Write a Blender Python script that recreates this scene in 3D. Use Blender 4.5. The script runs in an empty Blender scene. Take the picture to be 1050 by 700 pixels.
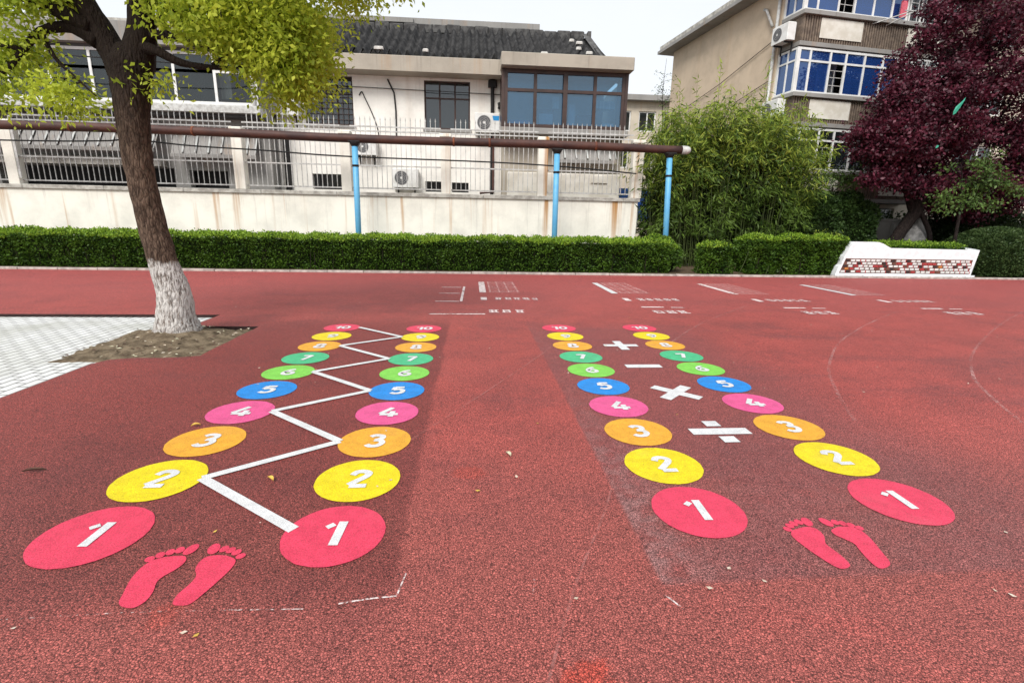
import bpy, math, random
import numpy as np
from mathutils import Vector, Matrix, noise

random.seed(11)
rng = np.random.default_rng(11)
SC = bpy.context.scene
COL = SC.collection
PI = math.pi
R = math.radians

# ------------------------------------------------------------------ node helpers
def new_mat(name):
    m = bpy.data.materials.new(name); m.use_nodes = True
    nt = m.node_tree; nt.nodes.clear()
    out = nt.nodes.new('ShaderNodeOutputMaterial')
    return m, nt, out

class N:
    """tiny wrapper to write node graphs tersely"""
    def __init__(s, nt): s.nt = nt
    def _set(s, sock, v):
        if isinstance(v, bpy.types.NodeSocket): s.nt.links.new(v, sock)
        elif v is not None:
            if sock.type == 'RGBA' and len(v) == 3: v = (*v, 1)
            sock.default_value = v
    def pos(s): return s.nt.nodes.new('ShaderNodeNewGeometry').outputs['Position']
    def island(s): return s.nt.nodes.new('ShaderNodeNewGeometry').outputs['Random Per Island']
    def sep(s, v):
        n = s.nt.nodes.new('ShaderNodeSeparateXYZ'); s._set(n.inputs[0], v); return n.outputs
    def mapping(s, v, scale=(1, 1, 1), rot=(0, 0, 0), loc=(0, 0, 0)):
        n = s.nt.nodes.new('ShaderNodeMapping'); s._set(n.inputs['Vector'], v)
        n.inputs['Scale'].default_value = scale; n.inputs['Rotation'].default_value = rot; n.inputs['Location'].default_value = loc
        return n.outputs[0]
    def noise(s, v, scale, detail=3, rough=.55, dist=0):
        n = s.nt.nodes.new('ShaderNodeTexNoise'); s._set(n.inputs['Vector'], v)
        n.inputs['Scale'].default_value = scale; n.inputs['Detail'].default_value = detail
        n.inputs['Roughness'].default_value = rough; n.inputs['Distortion'].default_value = dist
        return n.outputs['Fac']
    def noisec(s, v, scale, detail=2):
        n = s.nt.nodes.new('ShaderNodeTexNoise'); s._set(n.inputs['Vector'], v)
        n.inputs['Scale'].default_value = scale; n.inputs['Detail'].default_value = detail
        return n.outputs['Color']
    def vor(s, v, scale, feat='F1', out='Distance', rnd=1):
        n = s.nt.nodes.new('ShaderNodeTexVoronoi'); n.feature = feat; s._set(n.inputs['Vector'], v)
        n.inputs['Scale'].default_value = scale; n.inputs['Randomness'].default_value = rnd
        return n.outputs[out]
    def math(s, op, a, b=None, c=None, clamp=False):
        n = s.nt.nodes.new('ShaderNodeMath'); n.operation = op; n.use_clamp = clamp
        s._set(n.inputs[0], a); s._set(n.inputs[1], b); s._set(n.inputs[2], c)
        return n.outputs[0]
    def vmath(s, op, a, b):
        n = s.nt.nodes.new('ShaderNodeVectorMath'); n.operation = op
        s._set(n.inputs[0], a); s._set(n.inputs[1], b); return n.outputs[0]
    def mr(s, v, a, b, c=0., d=1., smooth=True):
        n = s.nt.nodes.new('ShaderNodeMapRange'); n.interpolation_type = 'SMOOTHSTEP' if smooth else 'LINEAR'
        s._set(n.inputs[0], v); n.inputs[1].default_value = a; n.inputs[2].default_value = b
        n.inputs[3].default_value = c; n.inputs[4].default_value = d
        return n.outputs[0]
    def mix(s, f, a, b, mode='MIX'):
        n = s.nt.nodes.new('ShaderNodeMix'); n.data_type = 'RGBA'; n.blend_type = mode
        s._set(n.inputs[0], f); s._set(n.inputs[6], a); s._set(n.inputs[7], b)
        return n.outputs[2]
    def bump(s, h, strength=.3, dist=.01):
        n = s.nt.nodes.new('ShaderNodeBump'); n.inputs['Strength'].default_value = strength
        n.inputs['Distance'].default_value = dist; s._set(n.inputs['Height'], h); return n.outputs[0]
    def bsdf(s, color, rough=.7, spec=.3, metal=0., normal=None):
        n = s.nt.nodes.new('ShaderNodeBsdfPrincipled')
        s._set(n.inputs['Base Color'], color); s._set(n.inputs['Roughness'], rough)
        n.inputs['Specular IOR Level'].default_value = spec; n.inputs['Metallic'].default_value = metal
        if normal is not None: s._set(n.inputs['Normal'], normal)
        return n.outputs[0]
    def mixs(s, f, a, b):
        n = s.nt.nodes.new('ShaderNodeMixShader'); s._set(n.inputs[0], f)
        s.nt.links.new(a, n.inputs[1]); s.nt.links.new(b, n.inputs[2]); return n.outputs[0]
    def shader(s, kind, color, rough=None):
        n = s.nt.nodes.new(kind); s._set(n.inputs['Color'], color)
        if rough is not None: n.inputs['Roughness'].default_value = rough
        return n.outputs[0]

def pm(name, c1, c2=None, scale=4., rough=.7, spec=.3, bump=0., bscale=60., metal=0., stretch=(1, 1, 1), lo=.35, hi=.65):
    """two-tone noisy surface with optional bump"""
    m, nt, out = new_mat(name); n = N(nt)
    p = n.mapping(n.pos(), stretch)
    c2 = c2 or tuple(x*.8 for x in c1)
    f = n.mr(n.noise(p, scale, 5, .6), lo, hi)
    col = n.mix(f, c1, c2)
    nor = n.bump(n.noise(p, bscale, 3), bump, .01) if bump else None
    nt.links.new(n.bsdf(col, rough, spec, metal, nor), out.inputs[0])
    return m

def leaf_mat(name, dark, light, trans=.35, clump=1.2, gloss=.25):
    m, nt, out = new_mat(name); n = N(nt)
    r = n.island(); c = n.noise(n.pos(), clump, 3)
    f = n.math('ADD', n.math('MULTIPLY', r, .6), n.mr(c, .3, .7, -.05, .45), clamp=True)
    col = n.mix(f, dark, light)
    d = n.bsdf(col, .5, gloss)
    t = n.shader('ShaderNodeBsdfTranslucent', col)
    nt.links.new(n.mixs(trans, d, t), out.inputs[0])
    return m

def glass_mat(name, tint, see=.55, refl=(.9, .95, 1), body=(.02, .03, .04), rough=.03, rmin=.06):
    m, nt, out = new_mat(name); n = N(nt)
    nz = n.noise(n.pos(), .9, 3)
    d = n.bsdf(n.mix(nz, body, tuple(x*2 for x in body)), rough, .5, 0., n.bump(n.noise(n.pos(), 1.3, 2), .06, .03))
    t = n.shader('ShaderNodeBsdfTransparent', tint)
    g = n.shader('ShaderNodeBsdfGlossy', refl, rough)
    lw = nt.nodes.new('ShaderNodeLayerWeight'); lw.inputs[0].default_value = .25
    a = n.mixs(see, d, t)
    fac = n.math('ADD', n.math('MULTIPLY', lw.outputs['Fresnel'], .8), rmin, clamp=True)
    nt.links.new(n.mixs(fac, a, g), out.inputs[0])
    return m

# ------------------------------------------------------------------ mesh helpers
class MB:
    def __init__(s): s.v = []; s.f = []; s.m = []
    def quad(s, a, b, c, d, mi=0):
        i = len(s.v); s.v += [tuple(a), tuple(b), tuple(c), tuple(d)]; s.f.append((i, i+1, i+2, i+3)); s.m.append(mi); return s
    def poly(s, pts, mi=0):
        i = len(s.v); s.v += [tuple(p) for p in pts]; s.f.append(tuple(range(i, i+len(pts)))); s.m.append(mi); return s
    def box(s, x0, x1, y0, y1, z0, z1, mi=0, bev=0.):
        i = len(s.v)
        if bev <= 0:
            s.v += [(x, y, z) for z in (z0, z1) for (x, y) in ((x0, y0), (x1, y0), (x1, y1), (x0, y1))]
            fs = [(0, 3, 2, 1), (4, 5, 6, 7), (0, 1, 5, 4), (1, 2, 6, 5), (2, 3, 7, 6), (3, 0, 4, 7)]
        else:   # chamfer top and vertical edges
            b = bev
            ring = lambda o: [(x0+b+o, y0+o), (x1-b-o, y0+o), (x1-o, y0+b+o), (x1-o, y1-b-o), (x1-b-o, y1-o), (x0+b+o, y1-o), (x0+o, y1-b-o), (x0+o, y0+b+o)]
            for z, o in ((z0, 0), (z1-b, 0), (z1, b*.7)): s.v += [(x, y, z) for x, y in ring(o)]
            fs = [tuple(range(7, -1, -1)), tuple(range(16, 24))]
            for l in (0, 8):
                for k in range(8): fs.append((l+k, l+(k+1) % 8, l+8+(k+1) % 8, l+8+k))
        for f in fs: s.f.append(tuple(i+k for k in f)); s.m.append(mi)
        return s
    def tube(s, path, radii, n=8, mi=0, caps=True, wob=0.):
        P = [Vector(p) for p in path]; k = len(P)
        if not hasattr(radii, '__len__'): radii = [radii]*k
        i = len(s.v); up = None
        for j, p in enumerate(P):
            t = (P[min(j+1, k-1)]-P[max(j-1, 0)]).normalized()
            if up is None:
                a = Vector((0, 0, 1)) if abs(t.z) < .9 else Vector((1, 0, 0)); up = (a-t*a.dot(t)).normalized()
            else: up = (up-t*up.dot(t)).normalized()
            sd = t.cross(up)
            for q in range(n):
                an = 2*PI*q/n; rr = radii[j]*(1+(random.uniform(-wob, wob) if wob else 0))
                s.v.append(tuple(p+up*math.cos(an)*rr+sd*math.sin(an)*rr))
        for j in range(k-1):
            for q in range(n):
                s.f.append((i+j*n+q, i+j*n+(q+1) % n, i+(j+1)*n+(q+1) % n, i+(j+1)*n+q)); s.m.append(mi)
        if caps:
            s.f.append(tuple(i+q for q in range(n-1, -1, -1))); s.m.append(mi)
            s.f.append(tuple(i+(k-1)*n+q for q in range(n))); s.m.append(mi)
        return s
    def strip(s, pts, w, z=0., mi=0):
        """flat ribbon of width w along 2-D points"""
        P = [Vector((p[0], p[1])) for p in pts]; k = len(P); L = []; Rr = []
        for j in range(k):
            t = (P[min(j+1, k-1)]-P[max(j-1, 0)]).normalized(); nn = Vector((-t.y, t.x))*w/2
            if 0 < j < k-1:
                a = (P[j]-P[j-1]).normalized(); c = max(.5, Vector((-a.y, a.x)).dot(nn.normalized())); nn = nn/c
            L.append(P[j]+nn); Rr.append(P[j]-nn)
        for j in range(k-1):
            s.quad((*Rr[j], z), (*Rr[j+1], z), (*L[j+1], z), (*L[j], z), mi)
        return s
    def build(s, name, mats, parent=None, smooth=False, loc=None):
        me = bpy.data.meshes.new(name); me.from_pydata(s.v, [], s.f)
        mats = mats if isinstance(mats, (list, tuple)) else [mats]
        for m in mats: me.materials.append(m)
        me.polygons.foreach_set('material_index', s.m)
        if smooth: me.polygons.foreach_set('use_smooth', [True]*len(s.f))
        me.update()
        o = bpy.data.objects.new(name, me); COL.objects.link(o)
        if parent: o.parent = parent
        if loc: o.location = loc
        return o

def tag(o, label, cat=None, group=None, kind=None):
    if label: o['label'] = label
    if cat: o['category'] = cat
    if group: o['group'] = group
    if kind: o['kind'] = kind
    return o
def struct(o): o['kind'] = 'structure'; return o
def thing(name, label, cat, loc=(0, 0, 0), rotz=0., group=None):
    o = bpy.data.objects.new(name, None); COL.objects.link(o); o.empty_display_size = .2
    o.location = loc; o.rotation_euler = (0, 0, rotz)
    return tag(o, label, cat, group)

def spline(pts, n=6, closed=False):
    P = [Vector((*p, 0)) if len(p) == 2 else Vector(p) for p in pts]; k = len(P); out = []
    rngk = range(k) if closed else range(k-1)
    for i in rngk:
        p0 = P[(i-1) % k] if closed or i > 0 else P[0]; p1 = P[i]; p2 = P[(i+1) % k]
        p3 = P[(i+2) % k] if closed or i < k-2 else P[-1]
        for j in range(n):
            t = j/n
            out.append(.5*((2*p1)+(p2-p0)*t+(2*p0-5*p1+4*p2-p3)*t*t+(3*p1-p0-3*p2+p3)*t*t*t))
    if not closed: out.append(P[-1])
    return out

def mesh_np(name, V, F, mats, midx=None, parent=None, smooth=False):
    """quads from numpy arrays"""
    me = bpy.data.meshes.new(name); nv, nf = len(V), len(F)
    me.vertices.add(nv); me.vertices.foreach_set('co', V.astype(np.float32).ravel())
    me.loops.add(nf*4); me.loops.foreach_set('vertex_index', F.astype(np.int32).ravel())
    me.polygons.add(nf); me.polygons.foreach_set('loop_start', np.arange(0, nf*4, 4, dtype=np.int32))
    for m in mats: me.materials.append(m)
    if midx is not None: me.polygons.foreach_set('material_index', midx.astype(np.int32))
    if smooth: me.polygons.foreach_set('use_smooth', np.ones(nf, dtype=bool))
    me.update(calc_edges=True); me.validate()
    o = bpy.data.objects.new(name, me); COL.objects.link(o)
    if parent: o.parent = parent
    return o

def unit(a): return a/np.maximum(np.linalg.norm(a, axis=1, keepdims=True), 1e-9)
def leaves(name, P, D, L, W, mats, midx=None, parent=None, fold=.18):
    """one kite-shaped leaf per point; D = leaf axis"""
    n = len(P); D = unit(D); S = unit(np.cross(D, rng.normal(size=(n, 3)))); U = np.cross(D, S)
    L = np.broadcast_to(L, n)[:, None]; W = np.broadcast_to(W, n)[:, None]
    mid = P+D*L*.42+U*L*fold*.5
    V = np.stack([P, mid+S*W/2, P+D*L, mid-S*W/2], 1).reshape(-1, 3)
    F = np.arange(n*4).reshape(n, 4)
    return mesh_np(name, V, F, mats, midx, parent)

def wall_open(mb, x0, x1, z0, z1, y, ops, depth=.22, mi=0, mr_=None):
    """front face at y (facing -Y) with rectangular openings and their reveals"""
    mr_ = mi if mr_ is None else mr_
    xs = sorted({x0, x1, *[v for o in ops for v in o[:2]]}); zs = sorted({z0, z1, *[v for o in ops for v in o[2:]]})
    for i in range(len(xs)-1):
        for j in range(len(zs)-1):
            cx, cz = (xs[i]+xs[i+1])/2, (zs[j]+zs[j+1])/2
            if any(o[0] < cx < o[1] and o[2] < cz < o[3] for o in ops): continue
            mb.quad((xs[i], y, zs[j]), (xs[i+1], y, zs[j]), (xs[i+1], y, zs[j+1]), (xs[i], y, zs[j+1]), mi)
    for a, b, c, d in ops:
        Y = y+depth
        mb.quad((a, y, c), (b, y, c), (b, Y, c), (a, Y, c), mr_); mb.quad((a, y, d), (a, Y, d), (b, Y, d), (b, y, d), mr_)
        mb.quad((a, y, c), (a, Y, c), (a, Y, d), (a, y, d), mr_); mb.quad((b, y, c), (b, y, d), (b, Y, d), (b, Y, c), mr_)

def window(parent, x0, x1, z0, z1, y, cols, rows, mf, mg, fw=.05, dp=.07, grille=None, skip=()):
    """frame with bars as one part, panes as its sub-part.  cols / rows: inner divider positions (absolute)"""
    b = MB(); xs = [x0, *cols, x1]; zs = [z0, *rows, z1]
    b.box(x0, x1, y, y+dp, z0, z0+fw); b.box(x0, x1, y, y+dp, z1-fw, z1)
    b.box(x0, x0+fw, y+.002, y+dp-.002, z0+fw, z1-fw); b.box(x1-fw, x1, y+.002, y+dp-.002, z0+fw, z1-fw)
    for x in cols: b.box(x-fw/2, x+fw/2, y+.004, y+dp-.004, z0+fw, z1-fw)
    for z in rows:
        for i in range(len(xs)-1):
            a = xs[i]+(fw if i == 0 else fw/2); c = xs[i+1]-(fw if i == len(xs)-2 else fw/2)
            b.box(a, c, y+.006, y+dp-.006, z-fw*.45, z+fw*.45)
    fr = b.build('window', mf, parent)
    g = MB()
    for i in range(len(xs)-1):
        for j in range(len(zs)-1):
            if (i, j) in skip: continue
            yy = y+dp*.5+random.uniform(-.008, .008); t = random.uniform(-.006, .006)
            g.quad((xs[i]+.01, yy, zs[j]+.01), (xs[i+1]-.01, yy+t, zs[j]+.01), (xs[i+1]-.01, yy+t*.5, zs[j+1]-.01), (xs[i]+.01, yy, zs[j+1]-.01))
    g.build('pane', mg, fr)
    if grille:
        q = MB(); s = grille
        x = x0+s
        while x < x1-.02: q.box(x-.008, x+.008, y-.05, y-.034, z0, z1); x += s
        z = z0+s
        while z < z1-.02: q.box(x0, x1, y-.033, y-.019, z-.008, z+.008); z += s
        q.build('grille', mf, fr)
    return fr
# ------------------------------------------------------------------ materials
M = {}
def rubber():
    m, nt, out = new_mat('red_rubber'); n = N(nt)
    p = n.pos(); X, Y, Z = n.sep(p)
    wob = n.math('MULTIPLY', n.math('SUBTRACT', n.noise(p, 1.6, 4), .5), .35)
    Xw = n.math('ADD', X, wob); Yw = n.math('ADD', Y, wob)
    Xn = n.math('ADD', X, n.math('MULTIPLY', wob, .25)); Yn = n.math('ADD', Y, n.math('MULTIPLY', wob, .3))
    big = n.noise(p, .33, 4); mid = n.noise(p, 1.7, 5, .62)
    streak = n.noise(n.mapping(p, (.35, 1.3, 1), (0, 0, .25)), 1.1, 5, .65)
    base = n.mix(n.mr(mid, .3, .7), (.50, .092, .076), (.39, .077, .065))
    base = n.mix(n.mr(streak, .52, .72, 0, .5), base, (.24, .070, .068))
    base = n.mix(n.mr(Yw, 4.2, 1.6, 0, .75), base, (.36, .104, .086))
    blot = n.noise(n.mapping(p, (.8, 1.25, 1)), .9, 6, .68, .6)
    base = n.mix(n.mr(blot, .50, .66, 0, .5), base, (.23, .060, .058))
    base = n.mix(n.mr(blot, .46, .34, 0, .35), base, (.52, .105, .088))
    # darker re-coated strips under the two ladders
    lz = n.math('MULTIPLY', n.mr(Xn, -.36, -.30, 1, 0), n.mr(Yw, 7.0, 7.9, 1, 0))
    lz = n.math('MULTIPLY', lz, n.mr(Yw, 1.55, 1.95))
    fade = n.mr(Xw, -4.2, -2.2, .6, 1.)
    base = n.mix(n.math('MULTIPLY', n.math('MULTIPLY', lz, fade), n.mr(mid, .2, .8, .72, .44)), base, (.150, .030, .027))
    Xs = n.math('ADD', X, n.math('MULTIPLY', wob, .07)); Xn = Xs
    rz = n.math('MULTIPLY', n.mr(Xs, .80, .835), n.mr(Xw, 2.7, 3.6, 1, 0))
    rz = n.math('MULTIPLY', rz, n.math('MULTIPLY', n.mr(n.math('ADD', Y, n.math('MULTIPLY', wob, .1)), 1.75, 1.80), n.mr(Yw, 6.6, 7.6, 1, 0)))
    base = n.mix(n.math('MULTIPLY', rz, n.mr(mid, .25, .8, .66, .36)), base, (.215, .070, .070))
    # worn grey dust on the right part of the strip near its edge
    ed = n.math('MULTIPLY', rz, n.mr(Xn, .82, 1.25, .55, .10)); ed = n.math('MULTIPLY', ed, n.mr(Yw, 2.2, 4.4, 1, .2))
    base = n.mix(n.math('MULTIPLY', ed, n.mr(n.noise(p, 9, 4), .30, .7)), base, (.40, .24, .23))
    # fresh bright repair dabs
    def dab(cx, cy, r):
        dx = n.math('SUBTRACT', X, cx); dy = n.math('SUBTRACT', Y, cy)
        d = n.math('SQRT', n.math('ADD', n.math('MULTIPLY', dx, dx), n.math('MULTIPLY', dy, dy)))
        d = n.math('ADD', d, n.math('MULTIPLY', n.math('SUBTRACT', n.noise(p, 7, 5, .7), .5), r*3.2))
        return n.mr(d, r*.5, r, 1, 0)
    for cx, cy, r, s in ((.0, 2.78, .10, .40), (.40, 1.33, .10, .7), (-1.18, 1.70, .07, .3)):
        base = n.mix(n.math('MULTIPLY', dab(cx, cy, r), s), base, (.52, .065, .04))
    # tread dirt, far field painted paler for its sheen
    base = n.mix(n.mr(big, .45, .72, 0, .34), base, (.20, .06, .056))
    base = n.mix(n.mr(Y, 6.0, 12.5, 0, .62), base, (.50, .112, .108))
    # granules
    pd = n.vmath('ADD', p, n.vmath('MULTIPLY', n.noisec(p, 55, 2), (.014, .014, .0)))
    v = n.vor(pd, 104, 'DISTANCE_TO_EDGE')
    vc = n.nt.nodes[-1]
    cell = n.vor(pd, 104, 'F1', 'Color'); cx = n.sep(cell)[0]
    pits = n.mr(n.noise(pd, 120, 2, .6), .50, .62)
    g = n.mr(v, .0, .20, .25, 1.08)
    g = n.math('MULTIPLY', g, n.mr(pits, 0, 1, 1, .42, False))
    g = n.math('MULTIPLY', g, n.mr(cx, 0, 1, .82, 1.36, False))
    col = n.mix(1., base, n.nt.nodes.new('ShaderNodeCombineColor').outputs[0], 'MULTIPLY')
    cc = [x for x in nt.nodes if x.bl_idname == 'ShaderNodeCombineColor'][-1]
    for k in range(3): nt.links.new(n.math('MULTIPLY', g, 1.12), cc.inputs[k])
    hgt = n.math('MULTIPLY', n.math('ADD', v, n.math('MULTIPLY', pits, -.25)), 1.)
    nt.links.new(n.bsdf(col, .62, .32, 0, n.bump(hgt, .7, .008)), out.inputs[0])
    return m
M['rubber'] = rubber()

def paint(name, c, wear=.4, thr=.615):
    """paint rolled on the granular rubber: tone mottling and a few pits showing red"""
    m, nt, out = new_mat(name); n = N(nt); p = n.pos()
    f = n.noise(p, 11, 6, .72)
    col = n.mix(n.mr(f, .35, .7), c, tuple(x*.78 for x in c))
    sp = n.mr(n.noise(p, 150, 2, .6), .35, .65, .80, 1.06, False)
    col = n.mix(n.math('SUBTRACT', 1.06, sp, None, True), col, tuple(x*.25 for x in c))
    vg = n.vor(n.vmath('ADD', p, n.vmath('MULTIPLY', n.noisec(p, 55, 2), (.014, .014, .0))), 88, 'DISTANCE_TO_EDGE')
    col = n.mix(n.mr(vg, 0, .13, .42, 0), col, tuple(x*.35 for x in c))
    pits = n.mr(n.noise(p, 130, 2, .6), thr, thr+.06)
    col = n.mix(n.math('MULTIPLY', pits, wear), col, (.16, .04, .035))
    dirt = n.mr(n.noise(p, 2.4, 4), .55, .8, 0, .14)
    col = n.mix(dirt, col, (.3, .2, .18))
    nt.links.new(n.bsdf(col, .55, .35, 0, n.bump(n.math('ADD', n.math('MULTIPLY', vg, 1.4), n.noise(p, 110, 3)), .35, .005)), out.inputs[0])
    return m
M['p_white'] = paint('white_road_paint', (.78, .78, .78), .10)
for k, c in dict(rose=(.80, .055, .12), yellow=(.88, .70, .008), orange=(.88, .42, .035), pink=(.82, .105, .30),
                 blue=(.012, .27, .76), lime=(.24, .68, .09), green=(.075, .54, .25)).items():
    M['p_'+k] = paint(k+'_road_paint', c)

def faded(name, c, lo, hi, scale=26):
    """worn paint: broken up by noise so the rubber shows through"""
    m, nt, out = new_mat(name); n = N(nt); p = n.pos()
    f = n.mr(n.math('ADD', n.math('MULTIPLY', n.noise(p, scale, 4, .7), .7), n.math('MULTIPLY', n.noise(p, 2.2, 2), .3)), lo, hi)
    a = n.bsdf(c, .6, .3); t = n.shader('ShaderNodeBsdfTransparent', (1, 1, 1))
    nt.links.new(n.mixs(f, t, a), out.inputs[0]); return m
M['faded'] = faded('worn_white_paint', (.56, .34, .32), .46, .66)
M['faded_soft'] = faded('faint_pink_paint', (.48, .22, .20), .34, .90, 12)
M['worn'] = faded('worn_road_paint', (.70, .58, .56), .34, .52, 14)
M['dots'] = faded('broken_chalk', (.6, .46, .43), .50, .60, 34)
M['faded_arc'] = faded('very_worn_arc_paint', (.52, .27, .25), .44, .72)
M['hatch'] = faded('pale_hatch_paint', (.66, .36, .34), .22, .74, 10)
M['scratch'] = faded('chalky_scratch', (.7, .6, .57), .44, .58, 40)

def streaked(name, c, rust=.6, top=2.2, h=1.7, dark=.35):
    """old whitewashed wall: rain streaks, rust runs and grime below the coping"""
    m, nt, out = new_mat(name); n = N(nt); p = n.pos(); X, Y, Z = n.sep(p)
    blot = n.noise(p, 1.1, 5, .65)
    col = n.mix(n.mr(blot, .35, .75), c, tuple(x*.80 for x in c))
    run = n.noise(n.mapping(p, (1, 1, .03)), 2.3, 4, .62)
    fall = n.mr(Z, top-h, top, .25, 1.)
    col = n.mix(n.math('MULTIPLY', n.mr(run, .54, .68), n.math('MULTIPLY', fall, rust)), col, (.42, .20, .05))
    run2 = n.noise(n.mapping(p, (1, 1, .05), (0, 0, 0), (7, 0, 0)), 5.2, 5, .7)
    col = n.mix(n.math('MULTIPLY', n.mr(run2, .55, .72), n.math('MULTIPLY', n.mr(Z, top-h*.8, top, 0, 1), dark)), col, (.16, .14, .12))
    spot = n.mr(n.noise(p, 8, 5, .75), .66, .72)
    col = n.mix(n.math('MULTIPLY', spot, .35), col, (.2, .19, .17))
    nt.links.new(n.bsdf(col, .85, .2, 0, n.bump(n.noise(p, 30, 5), .25, .02)), out.inputs[0])
    return m
M['bwall'] = streaked('stained_white_wall', (.85, .82, .73), .95, 2.25, 2.2, .35)
M['plaster'] = streaked('old_white_plaster', (.85, .82, .76), .10, 6.5, 3.5, .28)
M['beige_conc'] = streaked('weathered_concrete', (.40, .36, .30), .2, 7.0, 1.2, .55)
M['grey_conc'] = streaked('grey_concrete', (.30, .29, .275), .2, 4.9, 3., .6)
M['coping'] = pm('coping_concrete', (.52, .50, .45), (.30, .28, .25), 5, .85, bump=.3)
M['apt'] = streaked('beige_render', (.60, .48, .355), .08, 10.2, 9., .10)
M['apt_front'] = streaked('pale_beige_render', (.60, .53, .43), .15, 9., 6., .3)
M['panel'] = pm('cream_panel', (.72, .69, .62), (.60, .56, .48), 2.5, .8)
M['rib'] = pm('brown_ribbed_panel', (.22, .17, .13), (.13, .10, .08), 6, .8)
M['white_frame'] = pm('white_upvc', (.78, .78, .76), (.66, .66, .64), 3, .4)
M['brown_frame'] = pm('brown_aluminium', (.062, .036, .030), (.045, .028, .024), 4, .4, .4)
M['dark_frame'] = pm('dark_wood_frame', (.055, .028, .022), (.035, .02, .018), 6, .6)
M['white_metal'] = pm('white_painted_metal', (.58, .58, .56), (.40, .39, .37), 9, .5)
M['grey_metal'] = pm('grey_painted_metal', (.42, .42, .41), (.28, .27, .26), 9, .5)
M['blue_paint'] = pm('sky_blue_paint', (.10, .36, .62), (.13, .40, .62), 5, .45, .4, .1, 40)
M['rust'] = pm('rusty_pipe', (.085, .034, .024), (.040, .018, .016), 3.2, .6, .35, .3, 40, stretch=(.5, 1, 1))
M['rust_ring'] = pm('rusty_collar', (.22, .07, .03), (.09, .03, .02), 8, .7)
M['black'] = pm('black_metal', (.012, .012, .013), (.02, .018, .017), 8, .6)
M['cable'] = pm('black_cable', (.012, .012, .012), (.02, .02, .02), 8, .7)
M['interior'] = pm('dim_interior', (.10, .10, .10), (.06, .06, .065), 1.2, .9)
M['int_light'] = pm('room_wall', (.42, .46, .48), (.30, .34, .37), 1.0, .9)
M['curtain'] = pm('pale_curtain', (.55, .56, .54), (.38, .39, .38), 5, .9, stretch=(4, 1, .2))
M['ac'] = pm('white_enamel', (.74, .74, .72), (.62, .61, .58), 4, .4)
M['ac_grey'] = pm('grey_fan_grille', (.06, .06, .065), (.11, .11, .115), 20, .5)
M['ac_blue'] = pm('blue_badge', (.02, .28, .62), (.02, .24, .55), 6, .4)
M['tile'] = pm('black_clay_tile', (.010, .010, .011), (.042, .041, .041), 2.6, .75, .3, .4, 30)
M['ridge'] = pm('grey_ridge_mortar', (.11, .108, .105), (.045, .043, .043), 4, .85, bump=.3)
M['lichen'] = pm('whitewash_patch', (.62, .6, .56), (.45, .43, .4), 9, .9)
M['gl_bay'] = glass_mat('blue_tinted_glass', (.34, .62, .86), .68, (.62, .82, 1), (.02, .085, .17), .03, .12)
M['gl_apt'] = glass_mat('deep_blue_glass', (.12, .28, .70), .5, (.5, .7, 1), (.015, .05, .20), .03, .10)
M['gl_clear'] = glass_mat('clear_window_glass', (.55, .60, .60), .7, (.9, .95, 1), (.015, .018, .018), .03, .03)
M['gl_dark'] = glass_mat('dark_window_glass', (.35, .42, .42), .6, (.9, .95, 1), (.02, .026, .028))
M['soil'] = pm('tree_pit_soil', (.20, .155, .105), (.10, .075, .05), 7, .95, .1, .8, 40)
M['bed'] = pm('hedge_bed_soil', (.075, .05, .033), (.13, .10, .065), 5, .95, .1, .8, 30)
M['terrain'] = pm('distant_ground', (.12, .12, .10), (.16, .155, .14), .6, .9)
M['kerb'] = pm('kerb_concrete', (.50, .44, .40), (.30, .26, .24), 6, .85, bump=.3)
M['rubber_edge'] = pm('rubber_edge', (.02, .012, .012), (.04, .02, .018), 20, .9)
M['rock'] = pm('grey_rock', (.34, .33, .32), (.16, .155, .15), 3, .85, bump=.6, bscale=9)
M['planter'] = pm('planter_whitewash', (.80, .84, .86), (.68, .70, .71), 5, .7, bump=.2)
for k, c in dict(mo_white=(.72, .71, .69), mo_dark=(.045, .03, .03), mo_red=(.38, .05, .05), mo_orange=(.55, .2, .05), mo_brown=(.16, .07, .05)).items():
    M[k] = pm('mosaic_'+k[3:], c, None, 8, .5)

def bark(name, c1, c2, lime=None):
    m, nt, out = new_mat(name); n = N(nt); p = n.pos(); X, Y, Z = n.sep(p)
    q = n.mapping(p, (1, 1, .28))
    rid = n.noise(q, 26, 5, .65, .5); v = n.vor(q, 30, 'DISTANCE_TO_EDGE')
    col = n.mix(n.mr(rid, .35, .65), c2, c1)
    col = n.mix(n.mr(v, 0, .12, .6, 0), col, tuple(x*.3 for x in c2))
    if lime:
        edge = n.math('ADD', Z, n.math('MULTIPLY', n.math('SUBTRACT', n.noise(p, 9, 3), .5), .22))
        msk = n.math('MULTIPLY', n.mr(edge, lime-.04, lime+.03, 1, 0), n.mr(n.noise(q, 34, 5, .75), .36, .56, .12, 1))
        msk = n.math('MULTIPLY', msk, n.mr(Z, .0, .22, .45, 1.))
        col = n.mix(msk, col, (.60, .57, .54))
    if lime: col = n.mix(n.mr(Z, 1.9, 3.1, 0, .93), col, (.016, .011, .009))  # bark blackens up the trunk: shade of the crown put into the colour
    h = n.math('ADD', rid, n.math('MULTIPLY', v, 1.2))
    nt.links.new(n.bsdf(col, .9, .15, 0, n.bump(h, .9, .03)), out.inputs[0]); return m
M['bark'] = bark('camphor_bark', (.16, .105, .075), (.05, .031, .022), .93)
M['bark_dark'] = bark('dark_bark', (.035, .025, .022), (.015, .011, .010))
M['twig'] = pm('dark_twig', (.022, .016, .013), (.035, .025, .02), 12, .9)
M['culm'] = pm('bamboo_culm', (.055, .075, .016), (.035, .05, .012), 3, .6)
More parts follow.
